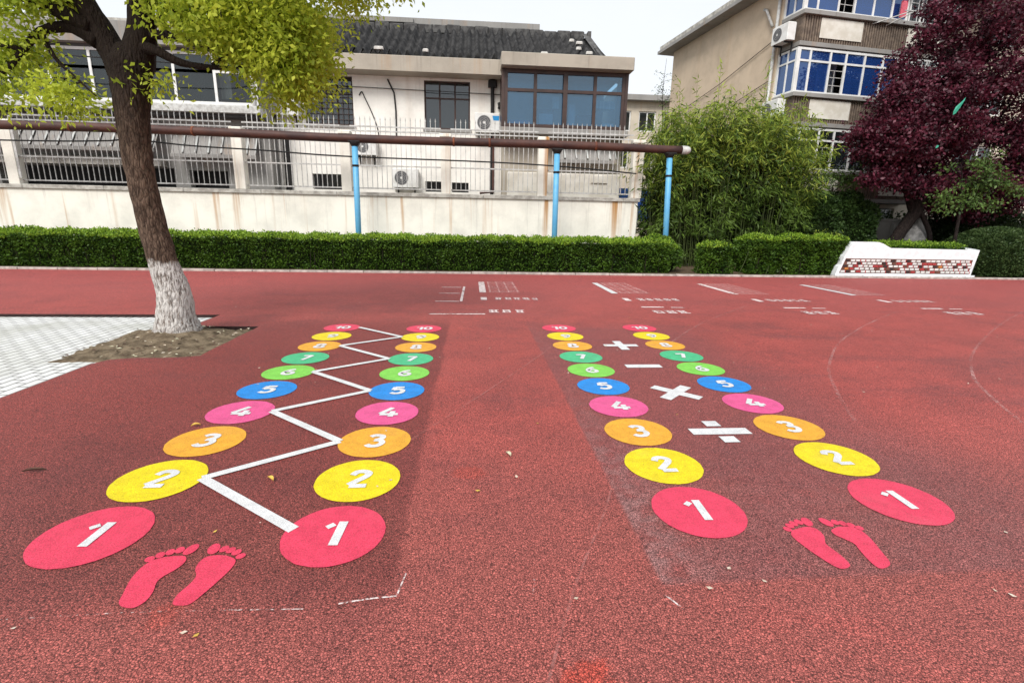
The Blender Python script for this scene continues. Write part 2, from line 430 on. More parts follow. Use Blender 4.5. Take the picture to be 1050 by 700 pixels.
M['core'] = pm('shaded_foliage', (.008, .014, .004), (.012, .02, .006), 3, .95, 0.05)
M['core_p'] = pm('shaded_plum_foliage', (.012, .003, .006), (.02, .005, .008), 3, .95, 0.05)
M['lf_tree'] = leaf_mat('fresh_camphor_leaf', (.24, .33, .025), (.66, .72, .085), .52, 1.6)
M['lf_hedge'] = leaf_mat('hedge_leaf', (.016, .048, .006), (.10, .19, .018), .2, 2.2)
M['lf_new'] = leaf_mat('hedge_new_growth', (.17, .31, .025), (.32, .46, .05), .3, 2.)
M['lf_ball'] = leaf_mat('clipped_bush_leaf', (.018, .042, .012), (.085, .135, .04), .2, 3.)
M['lf_bam'] = leaf_mat('bamboo_leaf', (.016, .042, .007), (.16, .25, .04), .32, .9)  # lower leaves darkened to stand in for shade low in the clump
M['lf_bamtop'] = leaf_mat('bamboo_tip_leaf', (.17, .27, .03), (.46, .52, .09), .4, 1.2)
M['lf_plum'] = leaf_mat('plum_leaf', (.007, .0015, .004), (.150, .020, .044), .22, 2.1, .45)
M['lf_dark'] = leaf_mat('evergreen_leaf', (.012, .03, .008), (.05, .095, .02), .2, 1.6)
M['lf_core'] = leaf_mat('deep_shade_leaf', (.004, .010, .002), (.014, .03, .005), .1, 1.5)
M['lf_green'] = leaf_mat('young_tree_leaf', (.02, .05, .012), (.16, .26, .06), .3, 1.4)
M['litter'] = pm('fallen_petal', (.66, .58, .48), (.5, .4, .3), 30, .8)
M['leaf_yel'] = pm('yellow_fallen_leaf', (.62, .42, .08), (.5, .3, .06), 40, .7)
M['leaf_pale'] = pm('pale_fallen_leaf', (.62, .6, .45), (.4, .36, .24), 40, .7)
M['leaf_brn'] = pm('brown_fallen_leaf', (.10, .045, .03), (.05, .03, .02), 40, .8)
M['teal'] = pm('green_plastic_film', (.03, .32, .20), (.05, .38, .26), 6, .35)
M['pinkcloth'] = pm('pink_cloth', (.65, .14, .18), (.5, .1, .14), 6, .9)
M['bluebox'] = pm('blue_enamel', (.02, .08, .3), (.02, .06, .22), 6, .5)

def pavers():
    m, nt, out = new_mat('white_paver'); n = N(nt); p = n.pos()
    # small square setts, joints dark, slight rotation
    b = nt.nodes.new('ShaderNodeTexBrick'); n._set(b.inputs['Vector'], n.mapping(p, (1, 1, 1), (0, 0, R(90))))
    b.inputs['Scale'].default_value = 1.; b.inputs['Brick Width'].default_value = .21; b.inputs['Row Height'].default_value = .105
    b.inputs['Mortar Size'].default_value = .011; b.inputs['Mortar Smooth'].default_value = .3; b.inputs['Bias'].default_value = 0
    b.inputs['Color1'].default_value = (.70, .70, .69, 1); b.inputs['Color2'].default_value = (.60, .60, .59, 1); b.inputs['Mortar'].default_value = (.22, .215, .21, 1)
    col = n.mix(n.mr(n.noise(p, .9, 5, .65), .42, .68, 0, .6), b.outputs['Color'], (.34, .34, .29))
    col = n.mix(n.mr(n.noise(p, 14, 4), .6, .75, 0, .4), col, (.25, .24, .21))
    nt.links.new(n.bsdf(col, .7, .35, 0, n.bump(n.math('SUBTRACT', 1., b.outputs['Fac']), .6, .01)), out.inputs[0]); return m
M['paver'] = pavers()
# ------------------------------------------------------------------ world, sun, camera
w = bpy.data.worlds.new('World'); SC.world = w; w.use_nodes = True
nt = w.node_tree; nt.nodes.clear(); n = N(nt)
sky = nt.nodes.new('ShaderNodeTexSky'); sky.sky_type = 'NISHITA'; sky.sun_disc = False
SUN_DIR = Vector((-.40, -.90, 1.02)).normalized()      # towards the sun: behind the viewer, to the left
sky.sun_elevation = math.asin(SUN_DIR.z); sky.sun_rotation = math.atan2(SUN_DIR.x, SUN_DIR.y)
sky.air_density = 1.2; sky.dust_density = 3.; sky.ozone_density = 1.
tc = nt.nodes.new('ShaderNodeTexCoord')
cl = n.noise(n.mapping(tc.outputs['Generated'], (1, 1, 2.2)), 2.4, 5, .6)
el = n.sep(tc.outputs['Generated'])[2]
cloud = n.mix(n.mr(el, 0., .75), (10.6, 10.9, 11.2), (9.0, 9.6, 10.4))
cloud = n.mix(n.mr(cl, .35, .7, 0, .5), cloud, (10.7, 10.85, 11.0))
colr = n.mix(.86, sky.outputs[0], cloud)
bg = nt.nodes.new('ShaderNodeBackground'); n._set(bg.inputs[0], colr); bg.inputs[1].default_value = .105
wo = nt.nodes.new('ShaderNodeOutputWorld'); nt.links.new(bg.outputs[0], wo.inputs[0])

sl = bpy.data.lights.new('sun', 'SUN'); sl.energy = 3.6; sl.angle = R(26); sl.color = (1, .965, .92)
so = bpy.data.objects.new('sun', sl); COL.objects.link(so); so.location = (-8, -10, 20)
so.rotation_euler = (-SUN_DIR).to_track_quat('-Z', 'Y').to_euler()

def camera():
    P, RO, YAW = R(13.62), R(1.11), R(4.75)
    cp, sp, cr, sr = math.cos(P), math.sin(P), math.cos(RO), math.sin(RO)
    r0 = Vector((1, 0, 0)); f0 = Vector((0, cp, -sp)); u0 = Vector((0, sp, cp))
    r1 = r0*cr+u0*sr; u1 = -r0*sr+u0*cr
    Z = Matrix.Rotation(-YAW, 3, 'Z'); r1, u1, f0 = Z @ r1, Z @ u1, Z @ f0
    cd = bpy.data.cameras.new('camera'); cd.lens = 511.6/1050*36; cd.sensor_width = 36; cd.clip_end = 2000; cd.clip_start = .05
    co = bpy.data.objects.new('camera', cd); COL.objects.link(co)
    m = Matrix((r1, u1, -f0)).transposed().to_4x4(); m.translation = Vector((0, 0, 1.5)); co.matrix_world = m
    SC.camera = co
camera()
SC.view_settings.view_transform = 'Standard'; SC.view_settings.look = 'None'; SC.view_settings.exposure = 0; SC.view_settings.gamma = 1
SC.render.resolution_x = 1024; SC.render.resolution_y = 682

# ------------------------------------------------------------------ ground
struct(MB().quad((-400, -400, -.075), (400, -400, -.075), (400, 400, -.075), (-400, 400, -.075)).build('ground', M['terrain']))
# rubber sheet with the paved corner and tree pit left out
YF = 14.28
def edge_line(a, b, k, amp):
    return [(a[0]+(b[0]-a[0])*i/k+random.uniform(-amp, amp)*(0 < i < k), a[1]+(b[1]-a[1])*i/k+random.uniform(-amp, amp)*(0 < i < k)) for i in range(k+1)]
px0, px1, py0, py1 = -3.87, -2.96, 5.52, 7.06       # pit notch in the rubber
hole_far = 7.92
rb = MB()
top = [(-30, hole_far), (px0, hole_far), (px0, py1), (px1, py1)]
right = edge_line((px1, py1), (px1, py0), 7, .012)
front = [(px1, py0), (-3.12, 5.46), (-3.33, 5.43), (-3.58, 5.44), (-3.8, 5.36), (px0, 5.2)]
left = edge_line((px0, 5.2), (px0, -4.), 14, .012)
bnd = top[:-1]+right[:-1]+front[:-1]+left
outer = [(40, -4.), (40, YF), (-30, YF)]
rb.poly([(x, y, 0) for x, y in bnd+outer])
for a, b in zip(bnd[:-1], bnd[1:]): rb.quad((*a, 0), (*b, 0), (*b, -.07), (*a, -.07), 1)
po = rb.build('playground', [M['rubber'], M['rubber_edge']]); struct(po)
pv = MB(); pv.quad((-30, -4, -.045), (px0+.05, -4, -.045), (px0+.05, hole_far+.05, -.045), (-30, hole_far+.05, -.045))
struct(pv.build('pavement', M['paver']))
# soil in the pit, mounded to the roots
def soil():
    b = MB(); nx, ny = 34, 34; cx, cy = -3.72, 6.22; idx = {}
    for i in range(nx+1):
        for j in range(ny+1):
            a, c = i/nx*2-1, j/ny*2-1
            x = cx+a*.80-.04*c; y = cy+c*.84
            r = math.hypot(x+3.72, y-6.5)
            z = -.055+.062*max(0, 1-max(abs(a), abs(c)))**.5+.14*math.exp(-(r/.36)**2)+random.uniform(-.012, .012)
            if max(abs(a), abs(c)) > .98: z = -.07
            if a < -.2 : x += random.uniform(-.05, .05)*.6; 
            if a > .92 : x = min(x, px1+.012)
            if c > .92 : y = min(y, py1+.02)
            idx[i, j] = len(b.v); b.v.append((x, y, z))
    for i in range(nx):
        for j in range(ny): b.f.append((idx[i, j], idx[i+1, j], idx[i+1, j+1], idx[i, j+1])); b.m.append(0)
    for k in range(260):      # crumbs, twigs and dead leaves on the soil
        a = random.uniform(-.72, .72); c = random.uniform(-.76, .76); x, y = cx+a, cy+c
        r = math.hypot(x+3.72, y-6.5); z = -.01+.14*math.exp(-(r/.36)**2)+.01
        s = random.uniform(.012, .035); t = random.uniform(0, 6.3); ca, sa = math.cos(t)*s, math.sin(t)*s
        b.poly([(x+ca, y+sa, z), (x-sa*.4, y+ca*.4, z+.008), (x-ca, y-sa, z+.004), (x+sa*.4, y-ca*.4, z+.002)], random.choice((1, 1, 1, 1, 2, 0, 3)))
    return struct(b.build('soil', [M['soil'], M['leaf_brn'], M['leaf_pale'], M['litter']], smooth=False))
soil()
kb = MB(); x = -30.
while x < 40:
    L = 1.0; kb.box(x, x+L-.012, YF+.004, YF+.11+random.uniform(-.006, .006), -.05, .055+random.uniform(-.008, .008), 0, .012); x += L
struct(kb.build('kerb', M['kerb']))
struct(MB().quad((-30, YF+.1, .01), (40, YF+.1, .01), (40, 17.6, .03), (-30, 17.6, .03)).build('hedge_bed', M['bed']))

# ------------------------------------------------------------------ painted ladders
DIG = {
 '1': [[(.36, 0), (.40, 1)], [(.02, .74), (.19, .89)]],
 '2': [spline([(.06, .74), (.16, .93), (.36, .97), (.54, .86), (.50, .66), (.30, .42), (.06, .14)], 5), [(.10, .075), (.60, .075)]],
 '3': [spline([(.08, .84), (.24, .96), (.48, .90), (.50, .70), (.32, .56), (.24, .55)], 5), spline([(.26, .54), (.48, .50), (.56, .30), (.42, .08), (.18, .05), (.04, .18)], 5)],
 '4': [[(.44, 1.0), (.0, .34)], [(.0, .27), (.74, .27)], [(.46, 0), (.50, .60)]],
 '5': [[(.16, .92), (.58, .92)], [(.17, .94), (.11, .54)], spline([(.11, .54), (.36, .62), (.56, .46), (.50, .16), (.26, .05), (.04, .16)], 5)],
 '6': [spline([(.52, .93), (.28, .80), (.08, .45), (.12, .14), (.32, .05), (.52, .18), (.52, .42), (.34, .54), (.12, .40)], 5)],
 '7': [[(.06, .92), (.58, .92)], [(.55, .93), (.22, 0)]],
 '8': [spline([(.30, .53), (.10, .70), (.18, .93), (.42, .94), (.50, .72), (.30, .53)], 5), spline([(.30, .53), (.06, .34), (.12, .08), (.44, .06), (.54, .30), (.30, .53)], 5)],
 '9': [spline([(.50, .58), (.34, .45), (.12, .55), (.12, .82), (.32, .95), (.52, .86), (.54, .56), (.38, .20), (.10, .06)], 5)],
 '0': [spline([(.30, .95), (.08, .72), (.06, .30), (.26, .05), (.50, .24), (.54, .70)], 6, True)],
}
DIG['0'][0] = DIG['0'][0]+[DIG['0'][0][0]]
def number(text, parent, h=.185):
    b = MB(); wd = .64*h*.98; tot = wd*len(text)-.08*h; zz = .0035
    for i, ch in enumerate(text):
        ox = -tot/2+i*wd
        for st in DIG[ch]:
            pts = [(ox+p[0]*h, (p[1]-.5)*h) for p in st]
            b.strip(pts, h*((.235 if st[0][1] == 0 else .17) if ch == '1' else .225), zz); zz += .0006
    return b.build('number', M['p_white'], parent)
COLS = ['rose', 'yellow', 'orange', 'pink', 'blue', 'lime', 'green', 'orange', 'yellow', 'rose']
NAMEC = ['rose red', 'bright yellow', 'orange', 'pink', 'blue', 'lime green', 'green', 'orange', 'yellow', 'rose red']
COLUMN = [(-1.805, 2.25, .5255, 'column nearer the tree, zigzag-line ladder'), (-.667, 2.20, .5245, 'column away from the tree, zigzag-line ladder'),
          (1.215, 2.31, .5175, 'column nearer the zigzag, ladder with plus and minus'), (2.41, 2.355, .515, 'column farthest from the tree, ladder with plus and minus')]
for ci, (cx, cy, st, where) in enumerate(COLUMN):
    for k in range(10):
        b = MB(); rad = .243; pts = []
        for q in range(72):
            an = 2*PI*q/72; rr = rad*(1+random.uniform(-.006, .006)); pts.append((math.cos(an)*rr, math.sin(an)*rr, 0))
        i0 = 0; b.poly(pts)
        c = b.build('painted_circle', M['p_'+COLS[k]], None, loc=(cx+(.0045*k if ci >= 2 else 0), cy+k*st, .004))
        tag(c, '%s circle with white %d, %s' % (NAMEC[k], k+1, where), 'painted circle', 'numbered circles painted in two ladders')
        number(str(k+1), c, .19 if k < 9 else .17)
# zigzag: nearest 1 of the inner column, to the outer 2, back to the inner 3 ...
def zig():
    b = MB(); pts = []; z = .0065
    xi, xo = -.667-.235, -1.805+.235
    for k in range(10):
        pts.append((xi if k % 2 == 0 else xo, (2.20+k*.5245 if k % 2 == 0 else 2.25+k*.5255)))
    pts[0] = (-.667-.205, 2.24)
    for a, c in zip(pts[:-1], pts[1:]):
        b.strip([a, c], .058, z); z += .0004
    o = b.build('zigzag_line', M['p_white'])
    tag(o, 'white painted zigzag line linking the two columns of numbered circles', 'painted line')
zig()
# arithmetic signs
def sign(name, label, cx, cy, rects):
    b = MB(); z = .004
    for (x, y, L, W, rot) in rects:
        c, s = math.cos(rot)*L/2, math.sin(rot)*L/2
        b.strip([(x-c, y-s), (x+c, y+s)], W, z); z += .0006
    o = b.build(name, M['p_white'], None, loc=(cx, cy, 0)); tag(o, label, 'painted symbol', 'arithmetic signs painted between the columns')
sign('division_sign', 'white division sign painted beside the orange circles numbered 3', 1.845, 3.325, [(0, 0, .45, .108, 0), (0, .142, .115, .10, 0), (0, -.142, .115, .10, 0)])
sign('multiplication_sign', 'white multiplication cross painted beside the blue circles', 1.86, 4.19, [(0, 0, .46, .105, PI/4), (0, 0, .46, .105, -PI/4)])
sign('minus_sign', 'white minus bar painted beside the lime green circles', 1.845, 5.035, [(0, 0, .39, .115, 0)])
sign('plus_sign', 'white plus sign painted beside the orange circles numbered 8', 1.865, 5.95, [(0, 0, .43, .105, 0), (0, 0, .44, .105, PI/2)])
# footprints
FEET = [
 ('pink left footprint beside the circle 1 nearest the tree',
  [(-1.389, 1.785), (-1.407, 1.836), (-1.432, 1.929), (-1.432, 2.008), (-1.4, 2.054), (-1.341, 2.069), (-1.287, 2.064), (-1.267, 2.025), (-1.279, 1.979), (-1.306, 1.936), (-1.313, 1.899), (-1.296, 1.847), (-1.292, 1.795), (-1.312, 1.761), (-1.347, 1.76)],
  [(-1.287, 2.113), (-1.334, 2.110), (-1.369, 2.098), (-1.402, 2.079), (-1.432, 2.053)], 1),
 ('pink right footprint beside the zigzag line start',
  [(-1.18, 1.772), (-1.188, 1.824), (-1.173, 1.877), (-1.171, 1.929), (-1.198, 1.975), (-1.204, 2.027), (-1.186, 2.058), (-1.127, 2.064), (-1.069, 2.041), (-1.047, 2.013), (-1.047, 1.962), (-1.065, 1.89), (-1.085, 1.827), (-1.11, 1.768), (-1.147, 1.76)],
  [(-1.186, 2.112), (-1.138, 2.108), (-1.105, 2.098), (-1.072, 2.080), (-1.042, 2.053)], -1),
 ('pink left footprint below the division sign, nearer the zigzag',
  [(1.596, 2.088), (1.637, 2.118), (1.717, 2.136), (1.753, 2.112), (1.749, 2.056), (1.716, 1.996), (1.726, 1.922), (1.726, 1.86), (1.711, 1.834), (1.667, 1.82), (1.639, 1.845), (1.613, 1.914), (1.595, 1.987), (1.586, 2.049)],
  [(1.742, 2.178), (1.696, 2.178), (1.661, 2.167), (1.629, 2.148), (1.600, 2.122)], 1),
 ('pink right footprint in the ladder of plus and minus',
  [(1.82, 2.101), (1.88, 2.127), (1.942, 2.124), (1.974, 2.085), (1.968, 2.013), (1.944, 1.925), (1.924, 1.856), (1.892, 1.825), (1.84, 1.814), (1.832, 1.861), (1.845, 1.938), (1.856, 1.989), (1.836, 2.028), (1.814, 2.06)],
  [(1.842, 2.170), (1.889, 2.167), (1.922, 2.156), (1.953, 2.138), (1.981, 2.112)], -1)]
for lab, sole, toes, sd in FEET:
    cx = sum(p[0] for p in sole)/len(sole); cy = sum(p[1] for p in sole)/len(sole)
    pts = [(p.x, p.y, 0) for p in spline([(x-cx, y-cy) for x, y in sole], 5, True)]
    if sum(a[0]*c[1]-c[0]*a[1] for a, c in zip(pts, pts[1:]+pts[:1])) < 0: pts.reverse()
    o = MB().poly(pts).build('painted_footprint', M['p_rose'], None, loc=(cx, cy, .004))
    tag(o, lab, 'painted footprint', 'pink bare footprints painted at the start')
    for q, (tx, ty) in enumerate(toes):
        a, c = (.026, .040) if q == 0 else (.0192, .0245-.0008*q); r = -.25*sd if q == 0 else (.12+.16*q)*sd
        MB().poly([(tx-cx+math.cos(w_)*a*math.cos(r)-math.sin(w_)*c*math.sin(r), ty-cy+math.cos(w_)*a*math.sin(r)+math.sin(w_)*c*math.cos(r), .0006*(q % 2)) for w_ in [2*PI*k/18 for k in range(18)]]).build('toe', M['p_rose'], o)

# ------------------------------------------------------------------ far court markings
def glyphs(b, x0, y0, n_, w_, h_, gap, z):
    for k in range(n_):
        gx = x0+k*(w_+gap)
        for q in range(3): yy = y0+h_*(.1+.4*q); b.strip([(gx+random.uniform(0, w_*.2), yy), (gx+w_*random.uniform(.75, 1), yy)], h_*.17, z)
        for q in range(2): xx = gx+w_*(.3+.42*q+random.uniform(-.1, .1)); b.strip([(xx, y0), (xx+random.uniform(-.05, .05)*w_, y0+h_*random.uniform(.7, 1))], w_*.15, z+.0006)
ORD = ['first from the tree', 'second from the tree', 'third from the tree', 'fourth from the tree']
for k, X0 in enumerate((.235, 3.10, 5.84, 8.62)):
    t = thing('lane_marking', 'white take-off bar with hatched box and faint lettering, %s' % ORD[k], 'court marking', (X0, 10.5, 0), 0, 'repeated court markings in front of the hedge')
    MB().strip([(0, .06), (0, 1.93)], .14, .0045).build('bar', M['p_white'] if k in (1, 3) else M['worn'], t)
    g = MB(); 
    for q in range(9): g.strip([(.13, .12+q*.225), (.80, .12+q*.225)], .06, .0045)
    for q in range(4): g.strip([(.16+q*.2, .09), (.16+q*.2, 1.95)], .03, .0051)
    g.build('hatched_box', M['hatch'], t)
    l = MB(); l.strip([(0, -.95), (.0, -.62)], .12, .0045); glyphs(l, .22, -.9, 5, .15, .26, .03, .0045); l.build('lettering', M['worn'], t)
    l = MB(); glyphs(l, .05, -2.30, 3, .19, .27, .03, .0045); l.build('lettering', M['worn'], t)
    if k in (1, 2, 3):
        l = MB(); l.strip([(0, -1.68), (.42, -1.68)], .09, .0045); l.strip([(.55, -1.7), (.8, -1.72)], .05, .0045); l.build('dash', M['worn'], t)
b = MB(); b.strip([(-.2, 9.35), (-.17, 11.5)], .05, .0045)
for q in (9.35, 10.4, 11.35): b.strip([(-.68, q), (-.24, q)], .06, .0045)
tag(b.build('measuring_mark', M['worn']), 'worn white three-pronged mark left of the first lane box', 'court marking')
tag(MB().strip([(-.69, 8.04), (.22, 8.06)], .07, .0045).build('short_line', M['worn']), 'short worn white line beyond the zigzag ladder', 'court marking')
def flat_line(name, label, pts, wd, mat, n_=8):
    tag(MB().strip([(p.x, p.y) for p in spline(pts, n_)], wd, .0032).build(name, M[mat]), label, 'ground line')
flat_line('worn_arc', 'faint worn white arc on the rubber, nearer the ladders', [(7.74, 8.43), (6.32, 7.35), (4.96, 6.17), (3.95, 5.02), (3.42, 4.2), (3.05, 3.5)], .030, 'faded_arc')
flat_line('worn_arc', 'faint worn white arc near the edge away from the tree', [(11.6, 9.2), (9.9, 8.2), (8.14, 7.0), (6.3, 5.6), (5.28, 4.64), (4.82, 4.05), (4.4, 3.4)], .030, 'faded_arc')
flat_line('worn_line', 'thin faint line crossing between the ladders', [(-.71, 2.75), (.1, 4.2), (.88, 5.68), (1.3, 6.6)], .012, 'faded_soft', 3)
flat_line('worn_line', 'thin faint line from the bottom edge between ladders', [(.20, 1.2), (.44, 1.79), (.72, 2.35), (.9, 2.8)], .012, 'faded_soft', 3)
flat_line('worn_line', 'faint straight line on the far court beyond the symbols', [(2.5, 6.0), (3.6, 7.4), (5.2, 9.0)], .03, 'faded_soft', 3)
flat_line('chalk_scratch', 'white scratch with a hooked end below the zigzag ladder', [(-.53, 1.735), (-.42, 1.755), (-.30, 1.765)], .008, 'scratch', 4)
flat_line('chalk_scratch', 'short white tick above the hooked scratch', [(-.305, 1.77), (-.285, 1.90)], .007, 'scratch', 2)
flat_line('chalk_scratch', 'tiny upright white scratch between the two ladders', [(.252, 1.73), (.268, 1.83)], .007, 'scratch', 2)
flat_line('chalk_scratch', 'tiny white scratch below the rose 1 of the sum ladder', [(.845, 1.63), (.80, 1.71)], .008, 'scratch', 2)
flat_line('dotted_line', 'thin dotted whitish line running under the pink footprints', [(-1.95, 1.72), (-1.3, 1.735), (-.66, 1.715)], .006, 'dots', 10)

# ------------------------------------------------------------------ litter
def fallen(name, label, x, y, L, W, rot, mat, cat='fallen leaf'):
    b = MB(); k = 7; up = []; lo = []
    for i in range(k):
        t = i/(k-1); wv = math.sin(PI*min(1, t*1.05))**.8*W/2; z = .006+.012*math.sin(PI*t)
        up.append((t*L-L/2, wv, z+.008)); lo.append((t*L-L/2, -wv, z+.006))
    for i in range(k-1):
        m0 = ((up[i][0]), 0, .006+.006*math.sin(PI*i/(k-1))); m1 = ((up[i+1][0]), 0, .006+.006*math.sin(PI*(i+1)/(k-1)))
        b.quad(lo[i], lo[i+1], m1, m0); b.quad(m0, m1, up[i+1], up[i])
    o = b.build(name, M[mat], None, smooth=True, loc=(x, y, .002)); o.rotation_euler.z = rot; tag(o, label, cat)
fallen('fallen_leaf', 'pale curled leaf lying between the two ladders', .24, 3.0, .07, .03, 2.0, 'leaf_pale')
fallen('fallen_leaf', 'small yellow leaf lying inside the zigzag near the yellow 2', -1.17, 2.74, .07, .028, 2.4, 'leaf_yel')
fallen('fallen_leaf', 'thin dark brown leaf lying beside the paving, far from the circles', -2.58, 2.90, .12, .022, .15, 'leaf_brn')
fallen('fallen_leaf', 'yellow leaf lying beside the orange 3 nearest the tree', -2.0, 3.55, .06, .03, .5, 'leaf_yel')
def petals():
    n_ = 190; x = rng.uniform(-6, 8, n_); y = 1.6+12*rng.random(n_)**1.6
    P = np.stack([x, y, np.full(n_, .007)], 1); keep = ~((x < -2.9) & (y > 3.8) & (y < 8.1)); P = P[keep]; k = len(P)
    a = rng.uniform(0, 6.3, k); D = np.stack([np.cos(a), np.sin(a), np.zeros(k)], 1); S = np.stack([-D[:, 1], D[:, 0], np.zeros(k)], 1)
    L = rng.uniform(.012, .034, k)[:, None]; W = L*.6
    V = np.stack([P, P+D*L*.5+S*W/2, P+D*L+np.array([0, 0, .004]), P+D*L*.5-S*W/2], 1).reshape(-1, 3)
    o = mesh_np('litter', V, np.arange(k*4).reshape(k, 4), [M['litter'], M['leaf_yel']], (rng.random(k) < .25))
    tag(o, 'scattered pale petals and leaf bits on the red rubber', 'litter', None, 'stuff')
petals()
# ------------------------------------------------------------------ old house behind the wall (local y = 0 is its main front)
H = thing('old_house', 'low white plaster house with black tiled roof behind the stained wall', 'house', (0, 20, 0))
XL, XR = -24., 5.6
# middle section: plaster wall with two wooden windows and crawl vents
winA = (-1.73, -.06, 4.73, 6.38); winB = (-6.0, -4.28, 4.76, 6.40)
vents = [(-1.75, -1.05, 2.50, 2.88), (-.75, -.12, 2.50, 2.86), (-5.9, -4.4, 2.5, 3.05)]
b = MB(); wall_open(b, -7.05, 1.12, .0, 6.6, 0, [winA, winB, *vents], .2)
b.build('wall', M['plaster'], H)
b = MB()
for o in (winA, winB, *vents): b.box(o[0]-.3, o[1]+.3, .9, 1.0, o[2]-.4, o[3]+.3)
b.build('interior_wall', M['interior'], H)
window(H, *winA, .08, [-1.17, -.61], [5.80], M['dark_frame'], M['gl_dark'], .055)
window(H, *winB, .08, [-5.43, -4.85], [5.82], M['dark_frame'], M['gl_dark'], .055, .07, .19)
b = MB()
for o in vents:
    x = o[0]+.1
    while x < o[1]-.03: b.box(x-.012, x+.012, .04, .064, o[2], o[3]); x += .13
b.build('vent_bars', M['black'], H)
b = MB(); b.box(winA[0]-.06, winA[1]+.06, -.05, .0-.002, winA[2]-.09, winA[2]-.01); b.box(winB[0]-.06, winB[1]+.06, -.05, -.002, winB[2]-.09, winB[2]-.01)
b.build('sill', M['grey_conc'], H)
# eave beam and roof slab
b = MB(); b.box(-7.1, 1.06, -.75, .3, 6.46, 6.95, 0, .02); b.build('eave', M['beige_conc'], H)
# tiled roof: one corrugated sheet of small black tiles
def tiled():
    x0, x1 = -9.4, 4.95; y0, y1 = -.66, 2.6; z0, z1 = 6.98, 8.86
    pitch = .30; nx = int((x1-x0)/pitch*8); course = .17; ns = int(math.hypot(y1-y0, z1-z0)/course); V = []; rows = []
    for j in range(ns):
        for e in (0, 1): rows.append(((j+e*.999)/ns, .0 if e else .022))
    rowoff = rng.uniform(-.012, .012, (len(rows)//2+1, 400)); hj = rng.uniform(-.012, .012, (len(rows)//2+1, 400))
    for r, (t, lift) in enumerate(rows):
        for i in range(nx+1):
            x = x0+(x1-x0)*i/nx; c = int((x-x0)/pitch); ph = (x-x0)/pitch*2*PI
            prof = .15*(max(0, math.cos(ph))**.6) - .05*max(0, -math.cos(ph))
            sag = .05*math.sin(PI*t)*-1+.03*math.sin(x*.9)+.02*math.sin(x*2.3+1)
            xx = x if x < 4.9 else x
            xe = min(xx, 4.95-.25*t)      # hipped right end pulls in slightly up the slope
            V.append((xe, y0+(y1-y0)*t+rowoff[r//2, c]*.4, z0+(z1-z0)*t+prof+lift+sag+hj[r//2, c]))
    W = nx+1; F = [(r*W+i, r*W+i+1, (r+1)*W+i+1, (r+1)*W+i) for r in range(len(rows)-1) for i in range(nx)]
    return mesh_np('tiled_roof', np.array(V), np.array(F), [M['tile']], None, H)
tr = tiled()
b = MB()
for k in range(25): 
    x = -9.4+k*.56; b.box(x, x+.545, 2.45, 2.85, 8.72+random.uniform(-.02, .02), 9.02+random.uniform(-.03, .03), 0, .03)
b.build('ridge', M['ridge'], H)
b = MB(); b.poly([(4.72, -.62, 6.98), (5.0, -.62, 6.98), (4.78, 2.6, 9.0), (4.5, 2.6, 9.0)]); b.box(4.70, 4.84, 2.3, 2.6, 8.6, 9.0)
b.poly([(4.95, -.62, 6.6), (4.95, 2.6, 6.6), (4.72, 2.6, 8.95), (4.95, -.62, 7.1)]); b.build('gable_edge', M['ridge'], H)
b = MB(); b.box(-9.4, 2.78, 3.5, 6.5, 6.5, 9.32); b.box(-9.5, 2.86, 3.4, 6.6, 9.324, 9.54, 1)
b.box(-6., -2.4, 3.3, 3.396, 9.33, 9.5, 1)
b.build('rear_block', [M['ridge'], M['grey_conc']], H)
b = MB()          # white lime dabs on the tiles near the eave
for x, y, s in ((-3.2, -.55, .16), (-1.6, -.56, .1), (2.6, -.3, .13), (4.0, .5, .1), (4.3, .0, .12), (4.15, 1.2, .13), (3.9, 1.5, .1)):
    z = 7.02+(y+.66)/3.26*1.88+.06; MB().box(x-s, x+s, y-s*.5, y+s*.5, z, z+.10, 0, .03).build('lime_dab', M['lichen'], tr)
pass
# left section: long glazed balcony under a flat slab
b = MB(); b.box(XL, -7.06, -1.55, 3.2, 6.72, 7.36, 0, .02); b.box(XL, -7.2, -1.42, 3, 7.364, 7.46, 1)
b.build('flat_roof', [M['grey_conc'], M['coping']], H)
cols = [-7.15-1.27*k for k in range(1, 13)]
gl = window(H, XL+.05, -7.1, 5.05, 6.62, -1.32, cols, [6.05], M['white_frame'], M['gl_clear'], .085, .09)
b = MB(); b.box(XL, -7.02, -1.42, -.9, 4.80, 5.03, 0, .02); b.build('balcony_sill', M['white_metal'], H)
b = MB(); b.box(XL, -7.06, -1.3, -1.2, 6.63, 6.715); b.box(XL, -7.1, .9, 1.0, 4.8, 6.7); b.box(XL, -7.1, -1.2, .9, 4.70, 4.79); b.build('interior_wall', M['interior'], H)
b = MB()          # curtains and white sheets hanging inside
for x0_, x1_, z0_, mi in ((-13.3, -12.75, 5.6, 0), (-12.3, -11.95, 5.06, 1), (-9.35, -8.9, 5.06, 1), (-8.4, -8.05, 5.3, 0), (-11.4, -11.2, 5.1, 1), (-14.6, -14.2, 5.06, 0), (-16.6, -16.0, 5.06, 1), (-18.6, -18.2, 5.06, 0)):
    for q in range(6):
        xa = x0_+(x1_-x0_)*q/6; xb = x0_+(x1_-x0_)*(q+1)/6
        b.quad((xa, -1.0+.05*(q % 2), z0_), (xb, -1.0+.05*((q+1) % 2), z0_), (xb, -1.0+.05*((q+1) % 2), 6.6), (xa, -1.0+.05*(q % 2), 6.6), mi)
b.build('curtain', [M['curtain'], M['int_light']], gl)
b = MB(); wall_open(b, XL, -7.05, 0, 4.8, -.7, [(-22, -19, 2.4, 3.05), (-18.6, -16.4, 2.4, 3.05), (-16.1, -10.4, 2.4, 3.05), (-9.9, -8.6, 2.42, 3.0)], .3)
